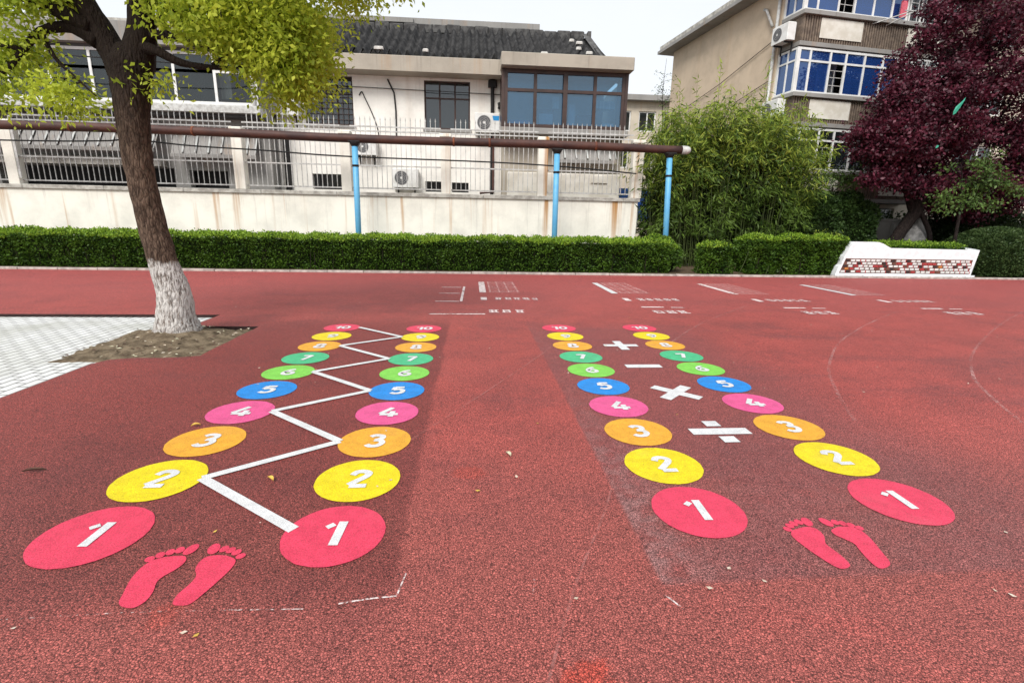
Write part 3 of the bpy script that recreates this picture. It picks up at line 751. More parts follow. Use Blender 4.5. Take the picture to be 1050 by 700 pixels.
b.quad((-7.05, -.7, 0), (-7.05, 0, 0), (-7.05, 0, 6.6), (-7.05, -.7, 6.6)); b.quad((-7.06, -1.3, 4.8), (-7.06, 0, 4.8), (-7.06, 0, 6.7), (-7.06, -1.3, 6.7))
b.build('lower_wall', M['grey_conc'], H)
b = MB(); b.box(XL, -7.2, -.2, -.1, 2.2, 3.2); b.build('dark_opening_backing', M['black'], H)  # black sheet standing in for the darkness inside the low openings
def ribbed_awning(x0, x1, y0, z0, y1, z1):
    b = MB(); x = x0
    while x < x1:
        w_ = min(.42, x1-x); b.quad((x, y1, z1), (x+w_*.86, y1, z1), (x+w_*.86, y0, z0), (x, y0, z0), 0)
        dz = .05; b.quad((x+w_*.86, y1-.03, z1+dz), (x+w_, y1-.03, z1+dz), (x+w_, y0-.03, z0+dz), (x+w_*.86, y0-.03, z0+dz), 1)
        x += w_
    b.box(x0, x1, y1-.06, y1+.02, z1-.12, z1-.004, 0); return b.build('awning', [M['grey_conc'], M['curtain']], H)
ribbed_awning(-22, -10.6, -.72, 4.55, -1.35, 3.62)
ribbed_awning(-10.2, -7.4, -.72, 4.35, -1.15, 3.5)
b = MB(); b.box(-22, -10.6, -1.1, -.72, 3.08, 3.34, 0, .02); b.build('ledge', M['coping'], H)
# right section: brown framed glazed bay over a concrete slab
b = MB(); b.box(1.0, 5.58, -1.5, .3, 6.60, 7.0, 0, .02); b.build('bay_roof', M['beige_conc'], H)
bay = window(H, 1.14, 5.42, 4.72, 6.58, -1.1, [2.22, 3.28, 4.34], [5.93], M['brown_frame'], M['gl_bay'], .11, .12)
for bb in ((3.20, 3.36, -1.13, -1.104, 4.73, 6.57), (1.04, 1.138, -1.12, -.0, 4.72, 6.59), (5.422, 5.52, -1.12, .0, 4.72, 6.59)): MB().box(*bb).build('bay_post', M['brown_frame'], bay)
b = MB(); b.box(1.0, 5.6, -1.2, 0, 4.50, 4.70, 0, .02); b.build('bay_floor', M['grey_conc'], H)
b = MB(); b.box(1.2, 5.4, 1.9, 2.0, 4.7, 6.6, 0); b.box(1.2, 5.4, -1.0, 2.0, 6.57, 6.595, 0); b.box(1.2, 5.4, -.98, 2.0, 4.702, 4.72, 1)
b.box(2.3, 3.0, -.5, -.1, 4.73, 5.45, 1); b.box(2.45, 2.95, -.52, -.505, 4.95, 5.3, 0); b.box(3.5, 3.75, -.6, -.3, 4.73, 5.62, 0); b.box(3.9, 4.5, -.3, .2, 4.73, 5.35, 1)
b.box(4.5, 5.2, -.7, -.3, 5.5, 5.75, 2); b.box(2.95, 3.2, -.4, -.35, 5.5, 5.9, 2); b.box(4.75, 5.15, -.75, -.45, 4.73, 5.0, 2); b.box(1.3, 2.15, -.3, .1, 4.73, 5.1, 3)
b.build('room_interior', [M['int_light'], M['interior'], M['curtain'], M['bluebox']], bay)
b = MB(); wall_open(b, 1.12, XR, 0, 4.5, -.5, [(3.3, 3.9, 3.6, 4.3)], .2); b.quad((1.12, -.5, 0), (1.12, -.5, 4.5), (1.12, 0, 4.5), (1.12, 0, 0))
b.quad((XR, -.5, 0), (XR, 7, 0), (XR, 7, 6.6), (XR, -.5, 6.6)); b.box(3.2, 4, -.3, -.28, 3.5, 4.4); b.build('lower_wall', M['beige_conc'], H)
ribbed_awning(3.0, 5.3, -.52, 4.3, -.95, 3.7)
b = MB(); b.box(1.3, 5.5, -.95, -.52, 2.3, 3.22, 0, .03); b.box(4.4, 5.0, -1.0, -.955, 2.9, 3.15, 0, .01); b.build('ledge', M['panel'], H)
# downpipes and cables
b = MB(); b.tube([(.76, -.10, 6.45), (.76, -.10, 6.2), (.76, -.09, 2.3)], [.11, .065, .06], 8); b.box(.60, .92, -.2, -.02, 6.2, 6.44, 0, .03); b.build('downpipe', M['black'], H)
b = MB(); b.tube([(.80, -.62, 4.5), (.80, -.62, 2.5), (.3, -.64, 2.46)], .045, 8); b.build('downpipe', M['rust'], H)
b = MB(); b.tube([(-6.85, -.1, 6.5), (-6.85, -.1, 4.3)], .075, 8); b.build('downpipe', M['white_metal'], H)
b = MB(); b.tube([(-7.22, -1.36, 6.6), (-7.22, -1.36, 4.9)], .06, 8); b.build('downpipe', M['white_metal'], H)
b = MB(); b.tube([(-6.72, -.1, 4.3), (-6.74, -.1, 2.3)], .11, 8); b.build('downpipe', M['black'], H)
b = MB(); b.tube([(-3.02, -.03, 6.35), (-2.80, -.04, 5.9), (-2.76, -.03, 5.3), (-2.78, -.03, 4.3)], .028, 6); b.build('wall_cable', M['black'], H)
b = MB(); b.tube([(p.x, -.03, p.y) for p in spline([(-4.05, 5.78), (-3.95, 5.9), (-3.85, 5.7), (-3.62, 5.2), (-3.45, 4.7), (-3.4, 4.3)], 4)], .018, 6); b.build('wall_cable', M['black'], H)
b = MB(); b.tube([(-7, -.04, 6.12), (-4, -.05, 6.05), (1.1, -.04, 5.98)], .012, 5); b.build('wall_cable', M['black'], H)
b = MB(); b.tube([(1.0, -.06, 5.7), (1.02, -.1, 5.55), (1.0, -.06, 5.5)], .05, 8); b.build('wall_lamp', M['black'], H)

# ------------------------------------------------------------------ air conditioners
def ac(label, loc, w_=.86, h_=.60, rotz=0, fan=True, badge=False, dark_panel=False, off=0.):
    t = thing('air_conditioner', label, 'air conditioner', loc, rotz, 'outdoor air conditioner units')
    MB().box(-w_/2, w_/2, -.17, .17, 0, h_, 0, .025).build('body', M['ac'], t)
    r = h_*.38; cx = -w_/2+r+.09
    if fan:
        b = MB(); ring = [(cx+math.cos(a)*r, math.sin(a)*r+h_*.5) for a in [2*PI*q/28 for q in range(28)]]
        b.poly([(x, -.176, z) for x, z in ring], 0)
        for rr in (.97, .72, .48, .26): 
            for q in range(28):
                a0, a1 = 2*PI*q/28, 2*PI*(q+1)/28
                P_ = lambda a, s: (cx+math.cos(a)*r*s, -.182, h_*.5+math.sin(a)*r*s)
                b.quad(P_(a0, rr), P_(a1, rr), P_(a1, rr-.045), P_(a0, rr-.045), 1)
        b.poly([(cx+math.cos(a)*r*.16, -.186, h_*.5+math.sin(a)*r*.16) for a in [2*PI*q/14 for q in range(14)]], 2)
        b.build('fan', [M['ac_grey'], M['grey_metal'], M['ac']], t)
    if dark_panel: MB().box(-w_*.38, w_*.12, -.19, -.172, h_*.15, h_*.85, 0, .01).build('fan', M['grey_metal'], t)
    if badge: MB().quad((w_*.24, -.1755, h_*.62), (w_*.46, -.1755, h_*.62), (w_*.47, -.1755, h_*.86), (w_*.2, -.1755, h_*.86)).build('badge', M['ac_blue'], t)
    b = MB(); 
    for x in (-w_*.32, w_*.32): b.box(x-.02, x+.02, -.16, .2+off, -.06, -.004); b.box(x-.02, x+.02, .16+off, .2+off, -.35, -.064)
    b.build('bracket', M['black'], t)
ac('white air conditioner with blue badge, on wall between window and glazed bay', (.57, 19.78, 4.62), .92, .66, badge=True)
ac('grey-white air conditioner with round fan, low behind the railing', (-2.45, 19.78, 2.62), .96, .66)
ac('small air conditioner behind the first blue post', (-3.85, 19.78, 3.72), .8, .56)
ac('white air conditioner with square grey panel under the tree leaves', (-6.62, 19.78, 4.98), 1.0, .58, fan=False, dark_panel=True)

# ------------------------------------------------------------------ boundary wall with pillars and railings
B = thing('boundary_wall', 'long stained white wall with pillars and railings behind the hedge', 'wall', (0, 17.5, 0))
b = MB(); b.box(-26, 5.72, 0, .24, -.05, 2.2); b.box(5.5, 5.72, .242, 2.0, -.05, 2.2); b.build('wall_base', M['bwall'], B)
b = MB(); x = -26.
while x < 5.7: L = min(2.4, 5.79-x); b.box(x, x+L-.008, -.06, .30, 2.204, 2.32+random.uniform(-.008, .008), 0, .015); x += L
b.build('coping', M['coping'], B)
PX = [-24.6, -21.1, -17.6, -14.22, -10.45, -7.43, -4.08, -.85, 2.38, 5.63]
pil = None
for k, x in enumerate(PX):
    b = MB(); hw = .16 if k < 9 else .18
    b.box(x-hw, x+hw, -.04, .28, 2.324, 4.10, 0, .01); b.box(x-hw-.03, x+hw+.03, -.07, .31, 4.104, 4.20, 0, .02); b.build('pillar', M['bwall'], B)
for k in range(9):
    xa, xb = PX[k]+.17, PX[k+1]-.17-(.02 if k == 8 else 0)
    t = MB(); n_ = int((xb-xa)/.158); st = (xb-xa)/n_
    for q in range(1, n_):
        x = xa+q*st; t.box(x-.010, x+.010, .10, .122, 2.42, 4.56); t.poly([(x-.02, .113, 4.56), (x+.02, .113, 4.56), (x, .113, 4.68)]); t.poly([(x, .09, 4.56), (x, .136, 4.56), (x, .113, 4.68)])
    for z in (2.45, 3.16, 4.22, 4.36): t.box(xa-.01, xb+.01, .092, .134, z-.02, z+.02)
    t.build('railing', M['white_metal'] if k in (5, 6, 7, 8) else M['grey_metal'], B)
b = MB(); b.box(-14.0, -13.93, -.09, -.07, 2.5, 4.3); b.build('thin_post', M['white_metal'], B)
b = MB(); b.box(5.74, 5.86, .3, .55, 1.35, 2.0, 0, .02); tag(b.build('meter_box', M['ac'], None, loc=(0, 17.5, 0)), 'small white electric box on the end of the boundary wall', 'box')

# ------------------------------------------------------------------ overhead pipe on blue posts
t = thing('overhead_pipe', 'long rusty brown pipe carried above the hedge on blue posts', 'pipe', (0, 16.5, 0))
path = [(x, 0, 3.90-.0055*(x+14) + .02*math.sin(x*.5)) for x in np.arange(-26, 6.7, 1.2)]+[(6.72, 0, 3.79)]
MB().tube(path, .125, 14).build('pipe', M['rust'], t, True)
b = MB()
for x in (-11.6, -8.2, -.55, .55, 3.9): b.tube([(x-.03, 0, 3.90-.0055*(x+14)+.02*math.sin(x*.5)), (x+.03, 0, 3.90-.0055*(x+14)+.02*math.sin(x*.5))], .137, 14)
b.build('pipe_collar', M['rust_ring'], t, True)
MB().tube([(6.70, 0, 3.79), (6.88, 0, 3.786), (6.96, 0, 3.785), (7.0, 0, 3.785)], [.13, .13, .10, .04], 14).build('end_cap', M['white_metal'], t, True)
def post(x, zt, label, dx=0., top=3.62):
    o = thing('blue_post', label, 'post', (x, 16.5, 0), 0, 'blue posts under the overhead pipe')
    MB().tube([(0, 0, 0), (dx*.5, 0, top*.5), (dx, 0, top)], [.088, .09, .092], 14).build('pole', M['blue_paint'], o, True)
    b = MB(); b.tube([(dx, 0, top-.02), (dx, 0, top+.06), (dx, 0, top+.10)], [.10, .15, .16], 12); b.box(dx-.17, dx+.17, -.13, .13, top+.10, top+.135); b.build('collar', M['black'], o)
    MB().tube([(dx*.84, 0, top*.84-.03), (dx*.84, 0, top*.84+.03)], .102, 12).build('clamp', M['black'], o, True)
post(-3.58, 3.7, 'blue post in front of the small air conditioner, near the middle windows', .03)
post(2.70, 3.7, 'blue post standing in front of the brown glazed bay', -.02, 3.58)
post(6.47, 3.7, 'leaning blue post against the bamboo at the hedge end', -.14, 3.56)
def wire(name, label, pts, r=.016): tag(MB().tube([tuple(p) for p in spline(pts, 6)], r, 6).build(name, M['cable'], None, True), label, 'cable')
wire('hanging_cable', 'black cable strung along the railing below the rusty pipe', [(-24, 16.75, 3.45), (-13.7, 16.7, 3.50), (-11, 16.7, 3.56), (-10.1, 16.7, 3.62), (-8.4, 16.7, 3.50), (-6.3, 16.7, 3.43), (-4, 16.7, 3.33), (.5, 16.7, 3.28), (3, 16.7, 3.2), (5.5, 17.2, 3.1)], .022)
wire('hanging_cable', 'thin black cable passing in front of the white-framed balcony', [(-24, 17.0, 6.0), (-15, 17.0, 5.95), (-9, 17.2, 5.88), (-7, 18.5, 5.9)], .018)

# ------------------------------------------------------------------ apartment block (local x along its front, local y into it)
A = thing('apartment_block', 'tall beige apartment block with blue glazed balconies behind the bamboo', 'apartment block', (11.5, 20, 0), R(7.5))
TOP = 10.12
b = MB(); b.quad((0, 0, 0), (0, 8.0, 0), (0, 8.0, TOP), (0, 0, TOP)); b.quad((0, 8, 0), (24, 8, 0), (24, 8, TOP), (0, 8, TOP)); b.quad((24, 8, 0), (24, 0, 0), (24, 0, TOP), (24, 8, TOP))
b.build('side_wall', M['apt'], A)
b = MB(); op = []
for fl in (3.58, 6.25, 8.92):
    for xa in (.25, 9.2, 13.5, 17.4): op.append((xa, xa+(6.4 if xa < 1 else 2.2), fl, min(fl+1.45, 10)))
op += [(1.2, 3.2, .9, 2.3), (5.3, 6.7, .9, 2.3)]
wall_open(b, 0, 24, 0, TOP, 0, op, .25); b.build('front_wall', M['apt_front'], A)
b = MB(); b.box(.1, 23.8, 2.4, 2.5, .1, TOP-.1); b.build('interior_wall', M['interior'], A)
b = MB(); b.box(-.62, 24.6, -1.5, 8.6, TOP, TOP+.14, 0); b.box(-.55, 24.5, -1.4, 8.5, TOP+.144, TOP+.34, 1); b.build('roof_slab', [M['grey_conc'], M['coping']], A)
BX0, BX1, BY = .12, 6.9, -1.0
for fi, fl in enumerate((3.58, 6.25, 8.92)):
    zt = fl+1.50 if fi < 2 else TOP-.02
    cx = [.62, 1.48, 2.16, 2.98, 3.8, 4.55]
    f1 = window(A, BX0, 4.5, fl, zt, BY, cx[:5], [zt-.42] if fi < 2 else [], M['white_frame'], M['gl_apt'] if fi else M['gl_dark'], .075, .07, skip=((2, 0),))
    f2 = window(A, 4.56, BX1, fl, zt, BY, [5.1, 5.8, 6.3], [zt-.42] if fi < 2 else [], M['white_frame'], M['gl_clear'], .06, .07, .32)
    b = MB()      # thin safety bars behind the open sash and across the panes
    for z in (fl+.35, fl+.62, fl+.85): b.box(.7, 3.7, BY+.09, BY+.10, z-.01, z+.01)
    for x in (1.06, 1.8, 2.55, 3.4): b.box(x-.01, x+.01, BY+.09, BY+.10, fl+.1, fl+.85)
    b.build('safety_bars', M['white_metal'], f1)
    # return of the bay on the side facing the school
    b = MB(); L = [(0.02, 0), (BX0, BY)]
    sx, sy = BX0-.035, BY
    b.box(BX0-.07, BX0-.004, BY, BY+.09, fl, zt); b.box(BX0-.068, BX0-.006, -.09, -.002, fl, zt); b.box(BX0-.066, BX0-.008, BY+.45, BY+.51, fl+.07, zt-.07)
    b.box(BX0-.069, BX0-.005, BY+.092, -.092, fl, fl+.07); b.box(BX0-.069, BX0-.005, BY+.092, -.092, zt-.07, zt)
    if fi < 2: b.box(BX0-.067, BX0-.007, BY+.092, -.092, zt-.45, zt-.39)
    f3 = b.build('window', M['white_frame'], A)
    MB().quad((BX0-.035, BY+.05, fl+.02), (BX0-.035, BY+.05, zt-.02), (BX0-.035, -.01, zt-.02), (BX0-.035, -.01, fl+.02)).build('pane', M['gl_apt'], f3)
    # floor slab and ribbed apron with cream panel
    b = MB(); b.box(BX0-.12, BX1+.1, BY-.14, -.002, fl-.14, fl-.004, 0, .015); b.box(BX0-.06, BX1, BY-.03, -.004, fl-1.12, fl-.98, 0, .01); b.build('balcony_slab', M['grey_conc'], A)
    b = MB(); x = BX0
    while x < BX1:
        b.box(x, x+.055, BY-.022, BY+.03, fl-.976, fl-.144); x += .105
    b.box(BX0, BX1, BY+.032, -.006, fl-.976, fl-.146); b.build('apron', M['rib'], A)
    for xa, xb in ((.82, 2.62), (4.6, 6.2)): MB().box(xa, xb, BY-.05, BY-.026, fl-.84, fl-.2, 0, .008).build('apron_panel', M['panel'], A)
    b = MB(); b.quad((BX1+.02, BY, fl), (BX1+.02, 0, fl), (BX1+.02, 0, zt), (BX1+.02, BY, zt)); b.build('bay_side', M['apt_front'], A)
    if fi < 2:
        b = MB()
        for k in range(5): 
            xa = random.uniform(.3, 6.2); b.quad((xa, -.3, fl), (xa+.7, -.3, fl), (xa+.7, -.3, zt), (xa, -.3, zt))
        b.build('curtain', M['curtain'], f1)
    for xa in (9.2, 13.5, 17.4): window(A, xa+.02, xa+2.18, fl+.02, min(fl+1.43, 9.98), .1, [xa+.75, xa+1.45], [], M['white_frame'], M['gl_dark'], .06, .07)
for (xa, xb) in ((1.2, 3.2), (5.3, 6.7)): window(A, xa+.02, xb-.02, .92, 2.28, .1, [(xa+xb)/2], [], M['white_frame'], M['gl_dark'], .06, .07, .14)
b = MB(); b.tube([(-.09, .12, 0), (-.09, .12, TOP)], .055, 8); b.build('downpipe', M['white_metal'], A, True)
b = MB(); b.tube([(-.06, 1.0, 9.6), (-.10, .8, 9.5), (-.10, .35, 8.8)], .05, 8); b.build('vent_pipe', M['white_metal'], A, True)
b = MB(); b.tube([(-.05, .3, 8.3), (-.06, 3.5, 7.55), (-.05, 7.5, 6.9)], .014, 5); b.build('wall_cable', M['cable'], A)
b = MB(); b.tube([(-.05, .3, 6.9), (-.06, 3.5, 6.3), (-.05, 7.5, 5.8)], .014, 5); b.build('wall_cable', M['cable'], A)
b = MB(); b.tube([(3.0, BY-.02, 8.72), (3.9, BY-.75, 8.98)], .02, 6); b.tube([(3.6, BY-.02, 8.72), (4.1, BY-.7, 9.02)], .02, 6); b.tube([(3.6, BY-.72, 8.97), (4.5, BY-.72, 9.02)], .02, 6); b.build('drying_rack', M['white_metal'], A)
def a2w(x, y, z): v = Matrix.Rotation(R(7.5), 3, 'Z') @ Vector((x, y, 0)); return (11.5+v.x, 20+v.y, z)
tag(MB().box(-.12, .12, -.03, .03, 0, .55, 0, .05).build('hanging_cloth', M['pinkcloth'], None, loc=a2w(4.15, BY-.12, 9.0)), 'pink cloth hung out at the upper balcony', 'cloth')
ac('air conditioner under the top balcony, on the side of the apartment block', a2w(-.22, -.48, 7.98), .84, .58, R(7.5-90))
ac('lowest air conditioner beside the blue balcony, just above the bamboo', a2w(-.22, -.42, 5.42), .9, .62, R(7.5-90))

# ------------------------------------------------------------------ far building in the gap
Fb = thing('distant_building', 'grey flat-roofed building far behind the gap beside the bamboo', 'building', (9, 36, 0))
b = MB(); ops = [(x, x+1.2, z, z+1.3) for z in (2.2, 5.2, 7.6) for x in np.arange(-4.6, 7, 1.75)]
wall_open(b, -5, 7.5, 0, 9.5, 0, ops, .2); b.quad((-5, 0, 0), (-5, 0, 9.5), (-5, 8, 9.5), (-5, 8, 0)); b.box(-4.9, 7.4, 1, 1.1, 0, 9.4); b.build('wall', M['apt_front'], Fb)
MB().box(-5.4, 7.8, -.5, 8, 9.5, 9.85, 0, .03).build('roof', M['grey_conc'], Fb)
for (x0_, x1_, z0_, z1_) in ops: window(Fb, x0_, x1_, z0_, z1_, .08, [(x0_+x1_)/2], [], M['white_frame'], M['gl_dark'], .08, .06)
b = MB(); b.box(0, 2.2, 0, .12, 0, 1.4, 0, .02); b.box(.1, 2.1, -.012, -.002, .1, 1.3, 1)
tag(b.build('notice_board', [M['bluebox'], M['bluebox']], None, loc=(6.4, 23, 1.6)), 'small blue board glimpsed beside the end of the wall', 'board')
# ------------------------------------------------------------------ vegetation
def shell_points(kind, n_, x0, x1, y0, y1, z0, z1):
    """points just inside the skin of a box hedge, denser on front and top, with lumpy relief; returns P, N"""
    areas = {'front': (x1-x0)*(z1-z0), 'top': (x1-x0)*(y1-y0), 'l': (y1-y0)*(z1-z0), 'r': (y1-y0)*(z1-z0), 'back': (x1-x0)*(z1-z0)*.25}
    tot = sum(areas.values()); Ps = []; Ns = []
    for k, a in areas.items():
        m_ = int(n_*a/tot); u, v = rng.random(m_), rng.random(m_); X = x0+(x1-x0)*u
        if k == 'front': P = np.stack([X, np.full(m_, y0), z0+(z1-z0)*v], 1); Nn = np.tile([0, -1, .25], (m_, 1))
        elif k == 'back': P = np.stack([X, np.full(m_, y1), z0+(z1-z0)*v], 1); Nn = np.tile([0, 1, .25], (m_, 1))
        elif k == 'top': P = np.stack([X, y0+(y1-y0)*v, np.full(m_, z1)], 1); Nn = np.tile([0, -.1, 1], (m_, 1))
        elif k == 'l': P = np.stack([np.full(m_, x0), y0+(y1-y0)*u, z0+(z1-z0)*v], 1); Nn = np.tile([-1, 0, .25], (m_, 1))
        else: P = np.stack([np.full(m_, x1), y0+(y1-y0)*u, z0+(z1-z0)*v], 1); Nn = np.tile([1, 0, .25], (m_, 1))
        Ps.append(P); Ns.append(Nn)
    return np.concatenate(Ps), np.concatenate(Ns).astype(float)

def lump(P, s, seed=0.):
    return np.array([noise.noise(Vector((p[0]*s+seed, p[1]*s, p[2]*s))) for p in P])

def box_hedge(name, label, x0, x1, y0, y1, z1, n_, group=None, relief=.10, ls=.05, new=.8, seed=0., z0=.0, edge=.14):
    P, Nn = shell_points('box', n_, x0, x1, y0, y1, z0, z1)
    lp = lump(P, 2.3, seed); P = P+Nn*(lp*relief)[:, None]+rng.normal(scale=.025, size=P.shape)
    P -= Nn*(rng.random(len(P))**2*.13)[:, None]
    # round off the top edges and ends
    c = np.array([(x0+x1)/2, (y0+y1)/2]); h = np.array([(x1-x0)/2, (y1-y0)/2])
    d = np.minimum(h[0]-np.abs(P[:, 0]-c[0]), h[1]-np.abs(P[:, 1]-c[1])); P[:, 2] -= np.clip(edge-d, 0, edge)*.45*(P[:, 2] > z1-.3)
    P[:, 2] = np.maximum(P[:, 2], .01)
    D = unit(Nn*.8+rng.normal(scale=.65, size=P.shape)+np.array([0, 0, .25]))
    top = P[:, 2] > z1-.10+.12*lp
    mi = np.where(top & (rng.random(len(P)) < new), 1, 0)
    gaps = (lump(P, 5.2, seed+9) < -.22) & ~top; keep = ~gaps | (rng.random(len(P)) < .3)
    P, D, mi = P[keep], D[keep], mi[keep]
    k = max(8, int((x1-x0)*7)); sp = np.stack([rng.uniform(x0, x1, k), rng.uniform(y0, y1, k), np.full(k, z1-.02)], 1)    # shoots that escaped the shears
    sp = np.repeat(sp, 5, 0)+rng.normal(scale=.022, size=(k*5, 3)); sp[:, 2] += np.tile(np.linspace(0, .12, 5), k)*np.repeat(rng.random(k), 5)
    P = np.concatenate([P, sp]); D = np.concatenate([D, unit(rng.normal(size=sp.shape)+np.array([0, 0, 1.2]))]); mi = np.concatenate([mi, np.ones(len(sp), int)])
    L = rng.uniform(.8, 1.35, len(P))*ls
    o = leaves(name, P, D, L, L*.62, [M['lf_hedge'], M['lf_new']], mi)
    tag(o, label, 'hedge', group)
    i = .13
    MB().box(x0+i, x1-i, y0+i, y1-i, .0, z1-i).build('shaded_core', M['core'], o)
    b = MB()
    for k in range(int((x1-x0)*5)):
        x = random.uniform(x0+.1, x1-.1); y = random.uniform(y0+.06, y0+.2); b.tube([(x, y, 0), (x+random.uniform(-.08, .08), y-.02, z1*.6)], [.012, .006], 5)
    b.build('stem', M['twig'], o)
    return o
box_hedge('hedge', 'long low clipped green hedge along the foot of the stained wall', -22.5, 6.05, 14.95, 16.15, .96, 110000, 'clipped hedges along the kerb', ls=.058, seed=1, relief=.13)
box_hedge('hedge', 'short square clipped shrub standing alone right of the gap', 7.05, 7.86, 14.74, 15.5, .92, 6000, 'clipped hedges along the kerb', .16, .06, .6, 5)
box_hedge('hedge', 'clipped hedge between the lone shrub and the mosaic planter', 8.56, 11.7, 14.95, 16.1, 1.15, 24000, 'clipped hedges along the kerb', .16, .062, .75, 8)
box_hedge('hedge', 'thin clipped hedge growing inside the mosaic planter', 12.9, 15.9, 15.15, 15.9, 1.03, 9000, 'clipped hedges along the kerb', .08, .05, .6, 12, .6)

def ball(name, label, c, r, n_, mats, ls, cat='shrub', newtop=.5, relief=.12, group=None, zmin=0.):
    u = unit(rng.normal(size=(n_, 3))); u[:, 2] = np.where(u[:, 2] < -.35, -u[:, 2], u[:, 2])
    c = np.array(c); r = np.array(r)
    lp = lump(u*2+c, 1.5); P = c+u*r*(1+lp[:, None]*relief)*(1-.13*rng.random(n_)[:, None]**2)
    gaps = lump(P, 5.) < -.33; P = P[~gaps]; u = u[~gaps]; P[:, 2] = np.maximum(P[:, 2], zmin+.01)
    D = unit(u*.8+rng.normal(scale=.6, size=P.shape)+np.array([0, 0, .2])); mi = ((u[:, 2] > .45) & (rng.random(len(P)) < newtop)).astype(int)
    L = rng.uniform(.8, 1.35, len(P))*ls
    o = leaves(name, P, D, L, L*.6, mats, mi); tag(o, label, cat, group)
    import bmesh
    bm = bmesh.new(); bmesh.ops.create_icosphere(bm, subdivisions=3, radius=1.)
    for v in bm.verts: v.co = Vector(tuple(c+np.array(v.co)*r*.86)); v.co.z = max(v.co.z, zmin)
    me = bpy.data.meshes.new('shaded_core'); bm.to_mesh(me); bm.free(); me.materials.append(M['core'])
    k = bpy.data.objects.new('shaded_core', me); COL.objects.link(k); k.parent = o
    return o
ball('round_bush', 'rounded green bush at the end of the long hedge under the leaning post', (5.85, 15.75, .42), (.78, .85, .70), 9000, [M['lf_hedge'], M['lf_new']], .052)
ball('round_bush', 'big dome-shaped clipped bush right of the mosaic planter', (17.75, 15.9, .35), (1.85, 1.5, 1.22), 30000, [M['lf_ball'], M['lf_ball']], .058, newtop=.3, relief=.05)
for (c, r, lab) in (((12.4, 18.0, 1.25), (1.1, .9, 1.45), 'dark evergreen shrub behind the hedge, beside the bamboo'), ((14.0, 18.2, 1.3), (1.0, .9, 1.35), 'dark evergreen shrub behind the planter, left of the plum trunk')):
    ball('shrub_and_shade_mass', lab, c, r, 12000, [M['lf_dark'], M['lf_dark']], .09, relief=.3)

for (c, r, lab) in (((19.2, 18.0, 1.3), (2.0, .7, 1.25), 'added near-black leaf mass standing in for shade behind the dome bush'), ((9.0, 18.3, 1.9), (2.9, .75, 2.4), 'added near-black leaf mass standing in for shade inside the bamboo')):
    ball('shrub_and_shade_mass', lab, c, r, 9000, [M['lf_core'], M['lf_core']], .09, relief=.3)  # added leaf masses, coloured near-black in place of deep shade

# ---- trees grown from limbs towards targets
def grow_tree(name, label, cat, trunk, limbs, lobes, mats, leaf, bark_m, loc, per=150, spread=.22, ls=.07, ratio=.5, droop=-.35, twig_r=.006, seed=1, core=None, trunk_name='trunk', r0=.03, tm=None):
    rs = random.Random(seed); t = thing(name, label, cat, loc); o0 = Vector(loc)
    b = MB(); nodes = []
    P = spline([p[:3] for p in trunk], 5); Rr = np.interp(np.linspace(0, 1, len(P)), np.linspace(0, 1, len(trunk)), [p[3] for p in trunk])
    b.tube([p-o0 for p in P], list(Rr), 18, wob=.045); b.build('trunk', bark_m, t, True)
    nodes += [(p, r) for p, r in zip(P, Rr)][len(P)*2//3:]
    lb = MB()
    for L in limbs:
        P = spline([p[:3] for p in L], 5); Rr = np.interp(np.linspace(0, 1, len(P)), np.linspace(0, 1, len(L)), [p[3] for p in L])
        lb.tube([p-o0 for p in P], list(Rr), 10, wob=.05); nodes += [(p, r) for p, r in zip(P, Rr)]
    lp = []; ld = []
    tg = []
    for (c, r, k) in lobes:
        for _ in range(k):
            while True:
                u = Vector((rs.uniform(-1, 1), rs.uniform(-1, 1), rs.uniform(-1, 1)))
                if .12 < u.length < 1: break
            u = u*(u.length**-.35); tg.append(Vector(c)+Vector((u.x*r[0], u.y*r[1], u.z*r[2])))
    base = sum((n_[0] for n_ in nodes), Vector())/len(nodes)
    tg.sort(key=lambda p: (p-base).length)
    tw = MB()
    for T in tg:
        p, r = min(nodes, key=lambda n_: (n_[0]-T).length+(.25 if n_[1] < .012 else 0)+max(0, n_[0].z-T.z)*.25)
        d = T-p; L = d.length; k = max(3, int(L/.16)); rr = min(r*.62, r0); path = [p]; rad = [rr]
        side = d.cross(Vector((rs.uniform(-1, 1), rs.uniform(-1, 1), 1))).normalized()*L*rs.uniform(-.14, .14)
        for i in range(1, k+1):
            s = i/k; q = p+d*s+side*math.sin(PI*s)+Vector((0, 0, .12*L*math.sin(PI*s)))+Vector((rs.gauss(0, .02), rs.gauss(0, .02), rs.gauss(0, .02)))
            path.append(q); rad.append(rr+(twig_r-rr)*s); nodes.append((q, rad[-1]))
        tw.tube([q-o0 for q in path], rad, 5, caps=False)
        cnt = int(per*rs.uniform(.6, 1.3))
        ctr = np.array(T)+rng.normal(scale=spread*.25, size=3)
        pts = ctr+rng.normal(size=(cnt, 3))*np.array([spread, spread, spread*.62]); lp.append(pts); ld.append(unit(pts-np.array(T)+rng.normal(scale=.12, size=pts.shape)))
        k2 = int(per*.35*min(1, L)); idx = rng.integers(max(1, len(path)//3), len(path), k2)
        pts = np.array([path[i] for i in idx]).reshape(-1, 3)+rng.normal(scale=spread*.4, size=(k2, 3)); lp.append(pts); ld.append(unit(rng.normal(size=pts.shape)))
    lb.build('limb', bark_m if tm is None else tm, t, True); tw.build('twig', M['twig'], t)
    P = np.concatenate(lp); D = unit(np.concatenate(ld)*.6+rng.normal(scale=.55, size=P.shape)+np.array([0, 0, droop]))
    L = rng.uniform(.7, 1.3, len(P))*ls
    leaves('crown', P-np.array(loc), D, L, L*ratio, [leaf], None, t)
    return t

